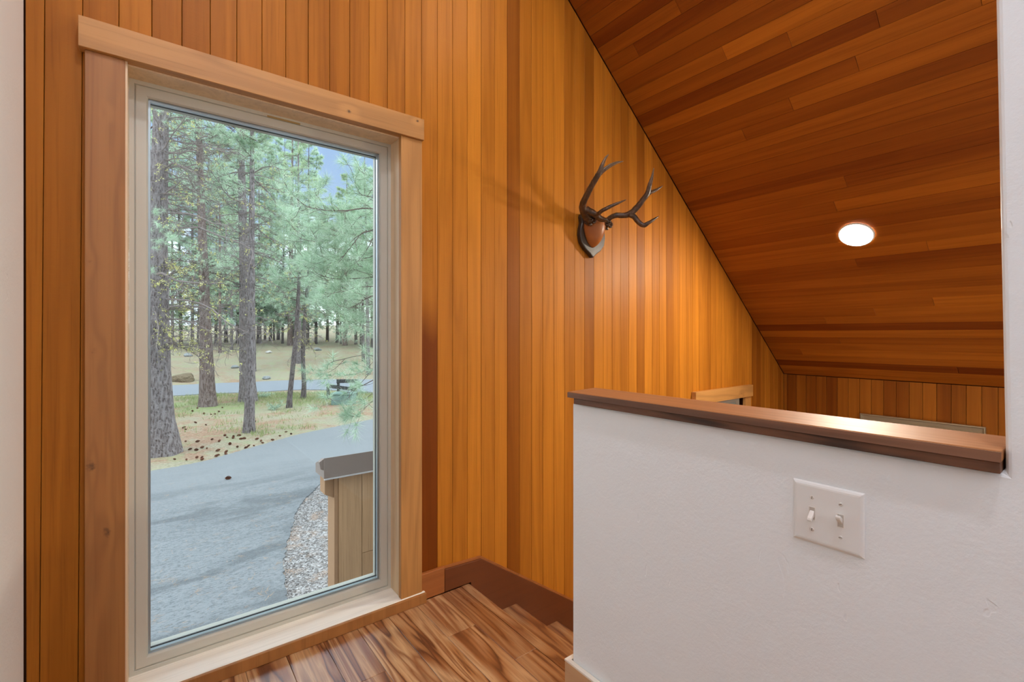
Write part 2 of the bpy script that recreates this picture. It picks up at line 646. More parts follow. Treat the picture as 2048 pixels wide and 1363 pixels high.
r0 = (XL - 0.10 - CX0) * LC
r1 = (XF + 0.02 - CX0) * LC
a0, a1 = cpt(r0, 0.017), cpt(r1, 0.017)
b1, b0 = cpt(r1, 0.12), cpt(r0, 0.12)
ceiling = prism('ceiling', [a0, a1, b1, b0], 'y', -3.1, W + 0.16, M_BACKING, kind='structure')
tag(ceiling, 'sloped ceiling of long cedar boards')
PITCH = 0.0733
butts = [(1.290, 0.312), (1.576, 0.391), (1.187, 0.602), (0.918, 0.676), (0.612, 0.751), (0.326, 0.851), (0.715, 0.897), (1.003, 0.969),
         (1.261, 1.042), (0.899, 1.476), (0.983, 1.620), (0.652, 1.982), (0.985, 2.060), (0.694, 2.424), (0.989, 2.501), (1.286, 2.579),
         (1.256, 2.793), (0.672, 3.075), (1.546, 2.929)]
bt = {}
for (yy, rr) in butts:
    bt.setdefault(int((rr - 0.059) // PITCH), []).append(yy)
ctone = {-3: .6, -2: .65, -1: .75, 0: .70, 1: .62, 2: .85, 3: .45, 4: .62, 5: .50, 6: .64, 7: .36, 8: .52, 9: .80, 10: .24, 11: .58, 12: .54,
         13: .48, 14: .40, 15: .52, 16: .55, 17: .62, 18: .72, 19: .45, 20: .45, 21: .50, 22: .48, 23: .66, 24: .44, 25: .36, 26: .34, 27: .58,
         28: .60, 29: .42, 30: .55, 31: .36, 32: .40, 33: .52, 34: .46, 35: .85, 36: .20, 37: .66, 38: .34, 39: .40, 40: .26, 41: .88, 42: .34, 43: .40}
alt = {}
k0 = int(math.floor((r0 - 0.059) / PITCH))
k1 = int(math.ceil((r1 - 0.059) / PITCH))
for k in range(k0, k1 + 1):
    s0 = max(0.059 + k * PITCH, r0)
    s1 = min(0.059 + (k + 1) * PITCH, r1 - 0.028)
    if s1 - s0 < 0.005:
        continue
    cuts = sorted(bt.get(k, [rb.uniform(-2.6, -0.2)]))
    cuts = [-3.05] + cuts + [W - 0.003]
    t0 = ctone.get(k, rb.uniform(.3, .7))
    for j in range(len(cuts) - 1):
        tone = t0 if j == len(cuts) - 2 else min(0.95, max(0.1, t0 + rb.choice([-.28, -.15, .18, .30])))
        g = 0.0005
        dz = rb.uniform(-0.0005, 0.0005)
        q = [cpt(s0 + g, dz), cpt(s1 - g, dz), cpt(s1 - g, 0.0165), cpt(s0 + g, 0.0165)]
        b = prism('board', q, 'y', cuts[j] + 0.0006, cuts[j + 1] - 0.0006, M_CEILWOOD, ceiling)
        bevel(b, 0.0008, 1)
        b.color = (tone, 0, 0, 1)

# plaster walls
wall_left = prism('wall_left', [(-3.1, FL - 0.1), (W - 0.002, FL - 0.1), (W - 0.002, ceil_z(XL) - 0.015), (-3.1, ceil_z(XL) - 0.015)], 'x',
                  XL - 0.12, XL - 0.002, M_PLASTER, kind='structure', bev=0.003)
tag(wall_left, 'white plaster wall at the left')
TOPZ = 2.18
wall_right = prism('wall_right', [(-3.0, FL - 0.01), (1.013, FL - 0.01), (1.013, -0.2045), (0.112, -0.2045), (0.112, -0.17), (0.146, TOPZ),
                                  (-3.0, TOPZ)], 'x', 1.0, 1.118, M_PLASTER, kind='structure', bev=0.007)
wall_right.modifiers['bevel'].segments = 3
tag(wall_right, 'white plaster half wall rising into a full-height wall at right')
wall_front = prism('wall_front', [(XL, FL - 0.1), (1.0, FL - 0.1), (1.0, ceil_z(1.0) - 0.02), (XL, ceil_z(XL) - 0.02)], 'y', -3.1, -3.0, M_PLASTER,
                   kind='structure')
wall_stair = prism('wall_stair', [(1.118, FLL - 0.1), (XF, FLL - 0.1), (XF, ceil_z(XF) - 0.02), (1.118, ceil_z(1.118) - 0.02)], 'y', -1.45, -1.35,
                   M_PLASTER, kind='structure')

# landing floor: planks run towards the window
floor = box('floor', (XL, -3.0, FL - 0.12), (1.085, W, FL - 0.0125), M_BACKING, kind='structure')
tag(floor, 'landing floor of streaky acacia planks')
fx = [1.0625, 0.967, 0.846, 0.725, 0.604, 0.483, 0.362, 0.241, 0.12, -0.001, -0.122, XL]
fcuts = {0: [1.252, 0.2], 1: [1.493, 0.29, -0.9], 2: [0.95, -0.25], 3: [1.17, 0.0], 4: [1.464, 0.26], 5: [0.8, -0.4]}
ftone = {0: .38, 1: .12, 2: .0, 3: .0, 4: .05, 5: .0}
for i in range(len(fx) - 1):
    cs = [W - 0.02] + fcuts.get(i, [rb.uniform(0.2, 1.2), rb.uniform(-1.4, -0.4)]) + [-2.98]
    for j in range(len(cs) - 1):
        b = box('floor_plank', (fx[i + 1] + 0.0005, cs[j + 1] + 0.0005, FL - 0.0125), (fx[i] - 0.0005, cs[j] - 0.0005, FL + rb.uniform(-0.0003, 0.0003)),
                M_FLOOR, floor)
        bevel(b, 0.0009, 1)
        b.color = (max(0, ftone.get(i, .05) + rb.uniform(0, .15)) + (0.15 if i == 0 and j == 0 else 0), 0, 0, 1)
floor_low = box('floor_lower', (1.118, -1.35, FLL - 0.12), (XF, W, FLL), M_FLOOR, kind='structure')

# stairs going down to the right
stairs = empty('staircase', (1.11, 1.0, FL))
tag(stairs, 'wooden stairs going down behind the white half wall', 'staircase')
RUN, RISE = 0.2625, 0.178
YS0, YS1 = 0.12, W - 0.019
for i in range(10):
    nxs, z = 1.11 + RUN * i, FL - RISE * i
    x0 = 1.0635 if i == 0 else nxs - RUN - 0.0
    r = [(x0, z - 0.03), (x0, z), (nxs - 0.010, z), (nxs - 0.002, z - 0.004), (nxs, z - 0.013), (nxs - 0.003, z - 0.024), (nxs - 0.010, z - 0.03)]
    ya = 1.03 if i == 0 else YS0
    t_ = prism('nosing' if i == 0 else 'tread', r, 'y', 0.16 if i == 0 else YS0, YS1, M_FLOOR, stairs)
    t_.color = (0.45, 0, 0, 1)
    rr = box('riser', (nxs - 0.030, YS0, z - RISE + 0.0005), (nxs - 0.016, YS1, z - 0.0305), M_FLOOR, stairs)
    rr.color = (0.7, 0, 0, 1)

# baseboards and stair skirt
bb = box('baseboard_back', (0.872, W - 0.019, FL + 0.0005), (0.983, W - 0.001, -0.982), M_BASE, kind='structure', bev=0.003)
bb.color = (0.15, 0, 0, 1)
tag(bb, 'stained wooden baseboard between window casing and stair skirt')
sk_s = -RISE / RUN
zs = -1.002
sx1 = XF - 0.01
sk = prism('trim_1', [(0.984, FL + 0.001), (1.115, FL + 0.001), (1.115, FL - 0.4), (sx1, zs + sk_s * (sx1 - 1.170) - 0.6), (sx1, zs + sk_s * (sx1 - 1.170)),
                      (1.170, zs), (0.984, -0.994)], 'y', W - 0.018, W - 0.001, M_SKIRT, kind='structure', bev=0.002)
tag(sk, 'dark stained skirt board following the stairs down')
skc = prism('trim_2', [(1.170, zs + 0.0005), (sx1, zs + sk_s * (sx1 - 1.170) + 0.0005), (sx1, zs + sk_s * (sx1 - 1.170) + 0.010), (1.172, zs + 0.009), (0.984, -0.985),
                       (0.984, -0.9935)], 'y', W - 0.010, W - 0.001, M_BASE, kind='structure')
skc.color = (0.0, 0, 0, 1)
br = prism('baseboard_right', [(0.984, -2.98), (0.998, -2.98), (0.998, 1.0145), (1.117, 1.0145), (1.117, 1.029), (0.984, 1.029)], 'z', FL + 0.0008, -0.977, M_OAK,
           kind='structure', bev=0.002)
br.color = (0.2, 0, 0, 1)
brt = prism('top_edge', [(0.9835, -2.98), (0.998, -2.98), (0.998, 1.0145), (1.117, 1.0145), (1.117, 1.0295), (0.9835, 1.0295)], 'z', -0.9768, -0.972, plain('cream_edge', (0.80, 0.74, 0.62), .5), br)
tag(brt, 'cream painted top edge')
tag(br, 'pale oak baseboard at the foot of the half wall')
bl = box('baseboard_left', (XL - 0.001, -2.98, FL + 0.0008), (XL + 0.013, W - 0.04, -0.977), M_OAK, kind='structure', bev=0.002)

# cap of the half wall: worn upper board over a walnut-brown lower board
cap = empty('wall_cap', (1.06, 0.55, -0.2045))
tag(cap, 'worn brown wooden cap board along the top of the white half wall', 'wall cap')
lowb = box('lower_board', (0.985, 0.115, -0.2042), (1.128, 0.992, -0.1875), M_CAPLOW, cap, bev=0.0012)
lowb.color = (0.45, 0, 0, 1)
upb = prism('upper_board', [(0.9835, 0.114), (1.136, 0.114), (1.127, 1.040), (0.9835, 1.016)], 'z', -0.1873, -0.1705, M_CAP, cap, bev=0.002)
upb.color = (0.35, 0, 0, 1)
edge = box('worn_edge', (0.9805, 0.114, -0.1868), (0.9833, 1.014, -0.1718), M_CAPEDGE, cap)
edge.color = (0.35, 0, 0, 1)
tag(edge, 'greyish scuffed front edge')

# ------------------------------------------------------------------ window 1
win = empty('window_1', (0.36, W, -1.05))
tag(win, 'tall picture window with alder casings', kind='structure')
CY = 1.750        # face of the side casings
hd = box('head_casing', (-0.160, 1.738, 0.787), (0.8788, W - 0.001, 0.871), M_HEAD, win, bev=0.0015)
hd.color = (0.15, 0, 0, 1)
cl = box('side_casing', (-0.1475, CY, -1.049), (-0.0610, W - 0.001, 0.7865), M_CASL, win, bev=0.0015)
cl.color = (0.85, 0, 0, 1)
tag(cl, 'knotty alder casing')
cr = box('side_casing', (0.7840, CY, -1.049), (0.8750, W - 0.001, 0.7865), M_CASR, win, bev=0.0015)
cr.color = (0.15, 0, 0, 1)
# jambs line the opening; set back from the casing edge by a small reveal
JB = 1.865
jl = box('jamb', (-0.0745, 1.758, -1.048), (-0.0560, JB, 0.800), M_JAMB, win)
jr = box('jamb', (0.7870, 1.758, -1.048), (0.7965, JB, 0.800), M_JAMB, win)
jh = box('head_jamb', (-0.0560, 1.758, 0.7890), (0.7870, JB, 0.7990), M_JAMB, win)
jst = box('head_stop', (-0.0555, 1.775, 0.7840), (0.7865, JB - 0.002, 0.7888), M_JAMB, win)
for j_ in (jl, jr, jh, jst):
    j_.color = (0.25, 0, 0, 1)
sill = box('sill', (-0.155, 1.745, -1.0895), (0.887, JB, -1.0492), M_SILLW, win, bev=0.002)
sill.color = (0.1, 0, 0, 1)
apr = box('sill_nosing', (-0.155, 1.733, -1.0895), (0.887, 1.7448, -1.0500), M_CASR, win, bev=0.002)
apr.color = (0.75, 0, 0, 1)
# vinyl frame: outer step, groove, inner face, glazing lip
FX0, FX1, FZ0, FZ1 = -0.0556, 0.7866, -1.0488, 0.7838
sweep_rect('frame', FX0, FX1, FZ0, FZ1, [(0.0, 1.857), (0.012, 1.857), (0.0135, 1.862), (0.0155, 1.862), (0.0165, 1.858), (0.042, 1.858), (0.046, 1.864),
                                         (0.046, 1.935), (0.0, 1.935)], M_VINYL, win)
GX0, GX1, GZ0, GZ1 = FX0 + 0.0460, FX1 - 0.0460, FZ0 + 0.0460, FZ1 - 0.0460
sweep_rect('spacer', GX0, GX1, GZ0, GZ1, [(0.0002, 1.8735), (0.006, 1.8735), (0.006, 1.8885), (0.0002, 1.8885)], M_SPACER, win)
sweep_rect('gasket', GX0, GX1, GZ0, GZ1, [(0.0002, 1.8930), (0.0065, 1.8930), (0.0065, 1.8990), (0.0002, 1.8990)], M_GASKET, win)
box('pane', (GX0 + 0.0004, 1.8700, GZ0 + 0.0004), (GX1 - 0.0004, 1.8730, GZ1 - 0.0004), M_GLASS, win)
box('pane', (GX0 + 0.0004, 1.8890, GZ0 + 0.0004), (GX1 - 0.0004, 1.8920, GZ1 - 0.0004), M_GLASS, win)
stk = box('sticker', (0.325, 1.8562, 0.7705), (0.435, 1.8569, 0.7770), M_LABEL, win)
tag(stk, 'tan paper sticker on the frame')

# ------------------------------------------------------------------ window 2 (far, beyond the stairs)
win2 = empty('window_2', (3.275, W, -1.7))
tag(win2, 'small far window behind the half wall cap', kind='structure')
h2 = box('head_casing', (2.860, 1.742, -0.470), (3.640, W - 0.001, -0.384), M_HEAD, win2, bev=0.0015)
h2.color = (0.0, 0, 0, 1)
for (a, b) in ((2.880, 2.965), (3.545, 3.625)):
    c_ = box('side_casing', (a, 1.752, -1.70), (b, W - 0.001, -0.4705), M_CASR, win2, bev=0.001)
    c_.color = (0.1, 0, 0, 1)
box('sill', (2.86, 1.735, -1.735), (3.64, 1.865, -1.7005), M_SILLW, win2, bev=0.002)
sweep_rect('frame', 2.966, 3.544, -1.7, -0.4555, [(0.0, 1.800), (0.05, 1.800), (0.052, 1.806), (0.052, 1.935), (0.0, 1.935)], M_VINYL, win2)
box('mullion', (3.236, 1.815, -1.648), (3.274, 1.93, -0.5076), M_VINYL, win2)
box('pane', (3.0185, 1.870, -1.6478), (3.2355, 1.874, -0.5078), M_GLASS, win2)
box('pane', (3.2745, 1.870, -1.6478), (3.4915, 1.874, -0.5078), M_GLASS, win2)

# ------------------------------------------------------------------ framed picture on the far wall
pic = empty('picture_frame', (XF, 0.894, -1.45))
tag(pic, 'pale champagne picture frame hanging on the far wall behind the cap', 'picture frame')
M_CHAMP = plain('champagne_frame', (0.36, 0.30, 0.20), 0.4, 0.4, 0.2)
M_MAT = plain('pale_mat', (0.62, 0.60, 0.54), 0.7)
M_ART = plain('faded_print', (0.36, 0.35, 0.30), 0.6, bump=(9, 0.2, 0.01))
sweep_rect('moulding', 0.559, 1.229, -1.45, -0.592, [(0.0, XF - 0.002), (0.0, XF - 0.026), (0.006, XF - 0.030), (0.012, XF - 0.022), (0.034, XF - 0.018),
                                                     (0.040, XF - 0.024), (0.046, XF - 0.016), (0.046, XF - 0.002)], M_CHAMP, pic, plane='x')
sweep_rect('mat_board', 0.603, 1.185, -1.406, -0.636, [(0.0, XF - 0.012), (0.05, XF - 0.012), (0.05, XF - 0.008), (0.0, XF - 0.008)], M_MAT, pic, plane='x')
box('print', (XF - 0.0078, 0.604, -1.405), (XF - 0.004, 1.184, -0.637), M_ART, pic)

# ------------------------------------------------------------------ light switch on the half wall
sw = empty('light_switch', (1.0, 0.342, -0.338))
tag(sw, 'white double toggle switch plate on the plaster half wall', 'light switch')
pv, pf = [], []
PY0, PY1, PZ0, PZ1 = 0.2836, 0.4005, -0.3965, -0.2808
for (ins, dx) in ((0, 0.0004), (0.0, 0.0014), (0.0022, 0.0042), (0.0055, 0.0058), (0.0085, 0.0062)):
    pv += [(1 - dx, PY0 + ins, PZ0 + ins), (1 - dx, PY1 - ins, PZ0 + ins), (1 - dx, PY1 - ins, PZ1 - ins), (1 - dx, PY0 + ins, PZ1 - ins)]
for r in range(4):
    for k in range(4):
        l = (k + 1) % 4
        pf.append((r * 4 + k, r * 4 + l, r * 4 + 4 + l, r * 4 + 4 + k))
pf += [(3, 2, 1, 0), (16, 17, 18, 19)]
plate = mesh_obj('plate', pv, pf, M_PLATE, sw, origin=(1.0, 0.342, -0.3386), smooth=False)
bevel(plate, 0.0012, 2)
for (yc, upw) in ((0.3655, False), (0.3190, True)):
    zc = -0.3386
    fr = sweep_rect('toggle_surround', yc - 0.0058, yc + 0.0058, zc - 0.0125, zc + 0.0125,
                    [(0.0, 0.9945), (0.0, 0.9932), (0.0012, 0.9932), (0.0012, 0.9945)], M_TOGGLE, sw, plane='x')
    box('toggle_slot', (0.9934, yc - 0.0045, zc - 0.0112), (0.9939, yc + 0.0045, zc + 0.0112), M_RECESS, sw)
    s = 1 if upw else -1
    tz = [(0.9936, zc - 0.0055), (0.9936, zc + 0.0055), (0.9810, zc + 0.0035 + s * 0.0095), (0.9798, zc + s * 0.0095), (0.9805, zc - 0.0035 + s * 0.0090)]
    # polygon across Y: points are (x, z)
    tg = prism('toggle', tz, 'y', yc - 0.0038, yc + 0.0038, M_TOGGLE, sw, bev=0.001)
    tag(tg, 'toggle switched up' if upw else 'toggle switched down')
    for dz, ang in ((0.030, 0.2 if not upw else 1.1), (-0.030, 0.1 if not upw else 1.5)):
        V, F = [], []
        n = 14
        for (rr_, dx) in ((0.0034, 0.0062), (0.0034, 0.0068), (0.0024, 0.0076)):
            V += [(1 - dx, yc + rr_ * math.cos(a * 2 * math.pi / n), zc + dz + rr_ * math.sin(a * 2 * math.pi / n)) for a in range(n)]
        for r in range(2):
            F += [(r * n + a, r * n + (a + 1) % n, (r + 1) * n + (a + 1) % n, (r + 1) * n + a) for a in range(n)]
        F.append(tuple(range(2 * n, 3 * n)))
        F.append(tuple(range(n))[::-1])
        scw = mesh_obj('screw', V, F, M_SCREW, sw, origin=(1 - 0.0062, yc, zc + dz))
        ca_, sa_ = math.cos(ang + math.pi / 2) * 0.0026, math.sin(ang + math.pi / 2) * 0.0026
        cb_, sb_ = -sa_ * 0.18, ca_ * 0.18
        q = [(yc + ca_ + cb_, zc + dz + sa_ + sb_), (yc - ca_ + cb_, zc + dz - sa_ + sb_), (yc - ca_ - cb_, zc + dz - sa_ - sb_), (yc + ca_ - cb_, zc + dz + sa_ - sb_)]
        prism('screw_slot', q, 'x', 0.99215, 0.99245, M_SLOT, scw)


# ------------------------------------------------------------------ round ceiling lights, three of them unseen and added as fill
def ceiling_light(c, label, lens=None):
    c = Vector(c)
    nrm = Vector((-nx, 0, -nz))          # into the room
    e1 = Vector((0, 1, 0))
    e2 = Vector((ux, 0, uz))
    root = empty('ceiling_light', c)
    tag(root, label, 'ceiling light')
    n = 40

    def ring(r, h):
        return [tuple(c + e1 * (r * math.cos(2 * math.pi * a / n)) + e2 * (r * math.sin(2 * math.pi * a / n)) + nrm * h) for a in range(n)]
    V = ring(0.086, 0.0012) + ring(0.086, 0.006) + ring(0.083, 0.009) + ring(0.0785, 0.009) + ring(0.0785, 0.0012)
    F = [(r * n + a, r * n + (a + 1) % n, (r + 1) % 5 * n + (a + 1) % n, (r + 1) % 5 * n + a) for r in range(5) for a in range(n)]
    mesh_obj('trim_ring', V, F, M_TRIMRING, root, origin=c, smooth=False)
    V = ring(0.0782, 0.004) + ring(0.0782, 0.0078) + ring(0.05, 0.0105) + ring(0.02, 0.0112)
    F = [(r * n + a, r * n + (a + 1) % n, (r + 1) * n + (a + 1) % n, (r + 1) * n + a) for r in range(3) for a in range(n)]
    F += [tuple(range(3 * n, 4 * n)), tuple(range(n))[::-1]]
    mesh_obj('lens', V, F, lens or M_LENS, root, origin=c, smooth=True)
    return root


ceiling_light((3.154, 0.937, ceil_z(3.154)), 'lit round ceiling light on the sloped board ceiling')
ceiling_light((1.45, 0.94, ceil_z(1.45)), 'lit round ceiling light higher up the sloped board ceiling, above the stairs', M_LENSU)
ceiling_light((3.154, -0.62, ceil_z(3.154)), 'unseen fill light added over the lower stairs, hidden behind the right wall')  # out of view, put in to brighten the lower ceiling and stairwell
ceiling_light((0.36, -0.25, ceil_z(0.36)), 'unseen round fill light added over the landing', M_LENSFILL)  # made-up fill, out of view, to brighten the plaster walls
ceiling_light((0.36, -1.9, ceil_z(0.36)), 'unseen round fill light added at the back of the landing', M_LENSFILL)  # second made-up landing fill, behind the camera


# ------------------------------------------------------------------ tubes
def tube_arrays(pts, radii, sides=8, jitter=0.0, seed=0):
    pts = [Vector(p) for p in pts]
    n = len(pts)
    V, F = [], []
    ref = Vector((0.31, 0.17, 0.93)).normalized()
    rn = random.Random(seed)
    prev = None
    for i, p in enumerate(pts):
        d = (pts[min(i + 1, n - 1)] - pts[max(i - 1, 0)])
        if d.length < 1e-9:
            d = Vector((0, 0, 1))
        d.normalize()
        if prev is None:
            a = d.cross(ref)
            if a.length < 1e-3:
                a = d.cross(Vector((1, 0, 0)))
        else:
            a = prev - d * prev.dot(d)
        a.normalize()
        b = d.cross(a)
        prev = a
        for k in range(sides):
            t = 2 * math.pi * k / sides
            r = radii[i] * (1 + (rn.uniform(-jitter, jitter) if jitter else 0))
            V.append(p + a * (r * math.cos(t)) + b * (r * math.sin(t)))
    for i in range(n - 1):
        for k in range(sides):
            l = (k + 1) % sides
            F.append((i * sides + k, i * sides + l, (i + 1) * sides + l, (i + 1) * sides + k))
    F.append(tuple(range(sides))[::-1])
    F.append(tuple(range((n - 1) * sides, n * sides)))
    return V, F


def join_arrays(parts):
    V, F = [], []
    for v, f in parts:
        o = len(V)
        V += v
        F += [tuple(i + o for i in q) for q in f]
    return V, F


def smooth_path(pts, rad, per=5):
    """Catmull-Rom resample of points and radii"""
    P = [Vector(p) for p in pts]
    P = [P[0] * 2 - P[1]] + P + [P[-1] * 2 - P[-2]]
    R = [rad[0]] + list(rad) + [rad[-1]]
    out, ro = [], []
    for i in range(1, len(P) - 2):
        for s in range(per):
            t = s / per
            a, b, c, d = P[i - 1], P[i], P[i + 1], P[i + 2]
            out.append(0.5 * ((2 * b) + (c - a) * t + (2 * a - 5 * b + 4 * c - d) * t * t + (3 * b - a - 3 * c + d) * t ** 3))
            ro.append(R[i] + (R[i + 1] - R[i]) * t)
    out.append(P[-2])
    ro.append(R[-2])
    return out, ro


# ------------------------------------------------------------------ antler mount
ant = empty('antler_mount', (1.885, W, 0.52))
tag(ant, 'deer antlers mounted on a dark shield plaque on the board wall', 'antlers')
M_PLAQUE = wood('dark_plaque', (0.050, 0.030, 0.020), (0.012, 0.007, 0.005), 'z', rough=0.28, ring=0.3, saw=0.05)
M_LEATHER = plain('tan_leather_cover', (0.36, 0.115, 0.022), 0.42, 0.5, bump=(60, 0.15, 0.002))


def antler_mat():
    m, t, p = newmat('antler_horn')
    g = G(t)
    P = g.coord('Object')
    n = g.noise(P, 60, 4, 0.65)
    z = g.sep(P)[2]
    tip = g.maprange(g.math('ADD', z, g.math('MULTIPLY', n, 0.06)), 0.12, 0.30, 0.0, 1.0)
    c = g.ramp(n, [(0.3, (0.028, 0.014, 0.008)), (0.55, (0.085, 0.042, 0.020)), (0.75, (0.19, 0.11, 0.060))])
    c = g.mix(g.math('MULTIPLY', tip, 0.55), c, (0.30, 0.215, 0.14))
    t.links.new(c, p.inputs['Base Color'])
    p.inputs['Roughness'].default_value = 0.33
    t.links.new(g.bump(g.noise(P, 90, 3, 0.6), 0.5, 0.004), p.inputs['Normal'])
    return m


M_ANTLER = antler_mat()


def c7(x, y):
    return 1080 + x / 5.2433, 280 + y / 5.2433


def wp(x, y, depth_y):
    u, v = c7(x, y)
    return at_y(u, v, depth_y)


PF = W - 0.030      # front face of the plaque
half = [(0.0, -0.120), (0.022, -0.100), (0.058, -0.078), (0.088, -0.045), (0.098, -0.005), (0.094, 0.030), (0.083, 0.060), (0.090, 0.090), (0.082, 0.108),
        (0.045, 0.108), (0.0, 0.118)]
pcx, pcz = 1.880, 0.528
shield = [(pcx + a, pcz + b) for a, b in half] + [(pcx - a, pcz + b) for a, b in half[-2:0:-1]]
pq = prism('plaque', shield, 'y', PF, W - 0.0012, M_PLAQUE, ant, bev=0.007)
pq.modifiers['bevel'].segments = 3
pq.color = (0.3, 0, 0, 1)
# leather-covered skull piece: egg-shaped dome narrowing downward
V, F = [], []
N1, N2 = 14, 28
dcx, dcz = 1.872, 0.560
for i in range(N1 + 1):
    ph = (math.pi / 2) * i / N1
    for k in range(N2):
        t = 2 * math.pi * k / N2
        rx = 0.066
        rz = 0.072 if math.sin(t) > 0 else 0.098
        wx = rx * (1 - 0.22 * max(0, -math.sin(t)))
        V.append((dcx + wx * math.cos(t) * math.cos(ph), PF - 0.075 * math.sin(ph) + 0.001, dcz + rz * math.sin(t) * math.cos(ph) + 0.012 * math.sin(ph)))
for i in range(N1):
    for k in range(N2):
        l = (k + 1) % N2
        F.append((i * N2 + k, i * N2 + l, (i + 1) * N2 + l, (i + 1) * N2 + k))
F.append(tuple(range(N2))[::-1])
dm = mesh_obj('leather_cover', V, F, M_LEATHER, ant, origin=(dcx, PF, dcz), smooth=True)
tag(dm, 'tan leather skull cover')

YB = PF - 0.050


def antler(branches, burr_at, name_label):
    parts = []
    for pts in branches:
        P = [wp(x, y, d) for (x, y, d, r) in pts]
        R = [r for (x, y, d, r) in pts]
        Q, S = smooth_path(P, R, 6)
        parts.append(tube_arrays(Q, S, 10, 0.07, 3))
    rn = random.Random(7)
    c = wp(*burr_at)
    for k in range(70):                      # rough pearly burr around the base
        d = Vector((rn.gauss(0, 1), rn.gauss(0, 1), rn.gauss(0, 1))).normalized()
        q = c + Vector((d.x * 0.026, d.y * 0.026, d.z * 0.022))
        parts.append(tube_arrays([q - d * 0.006, q + d * 0.002, q + d * 0.007], [0.006, 0.006, 0.002], 5, 0.3, k))
    V, F = join_arrays(parts)
    o = mesh_obj('antler', V, F, M_ANTLER, ant, origin=(1.88, 1.6, 0.62), smooth=True)
    return o


A = [[(520, 850, YB, .021), (470, 770, YB - .03, .021), (446, 690, YB - .06, .017), (480, 600, YB - .10, .015), (530, 500, YB - .14, .014),
      (590, 395, YB - .18, .0135), (625, 335, YB - .20, .013), (655, 255, YB - .215, .009), (690, 185, YB - .22, .006), (720, 150, YB - .225, .0015)],
     [(610, 365, YB - .19, .012), (660, 320, YB - .21, .010), (735, 268, YB - .23, .0085), (810, 235, YB - .245, .006), (873, 222, YB - .255, .0015)],
     [(480, 720, YB - .05, .017), (540, 755, YB - .065, .015), (600, 775, YB - .09, .011), (660, 735, YB - .13, .0095), (740, 695, YB - .16, .009),
      (830, 655, YB - .19, .006), (905, 624, YB - .21, .0015)],
     [(540, 745, YB - .06, .014), (600, 800, YB - .05, .017), (650, 830, YB - .045, .015), (700, 835, YB - .05, .010)]]
antler(A, (525, 840, YB - .01), '')
B = [[(690, 870, YB, .016), (735, 815, YB - .03, .013), (800, 788, YB - .06, .014), (880, 790, YB - .09, .0145), (955, 765, YB - .12, .0165),
      (1020, 700, YB - .15, .0155), (1080, 625, YB - .18, .014), (1125, 560, YB - .20, .0135), (1150, 470, YB - .215, .0115), (1175, 385, YB - .225, .007),
      (1194, 292, YB - .235, .0015)],
     [(1115, 575, YB - .195, .011), (1165, 545, YB - .21, .0095), (1215, 525, YB - .22, .008), (1255, 500, YB - .23, .005), (1287, 478, YB - .235, .0015)],
     [(930, 780, YB - .115, .0145), (985, 800, YB - .13, .0145), (1035, 860, YB - .15, .0135), (1085, 892, YB - .17, .0125), (1135, 870, YB - .19, .010),
      (1195, 830, YB - .205, .0065), (1248, 796, YB - .215, .0015)]]
antler(B, (700, 885, YB - .005), '')

#@@OUTSIDE
# ================================================================== outside
GZ = -3.0


def far_edge(x):                       # far edge of the road, where the slope starts
    return 33.9 - max(0.0, x - 4.0) ** 1.5 * 0.145 if x > 4.0 else 33.9


def ground_z(x, y):
    d = y - far_edge(x)
    z = GZ
    if d > 0:
        z += 5.4 * (1 - math.exp(-d * 0.026)) + 0.10 * math.sin(x * 0.35 + y * 0.13) * min(1, d / 6)
    # low mound under the trees on the near side
    if 14 < y < 27:
        z += 0.0
    return z


def on_ground(u, v):
    r = ray(u, v)
    t = 1.0
    while t < 200:
        p = r * t
        if p.z <= ground_z(p.x, p.y):
            return p
        t += 0.05
    return r * 120


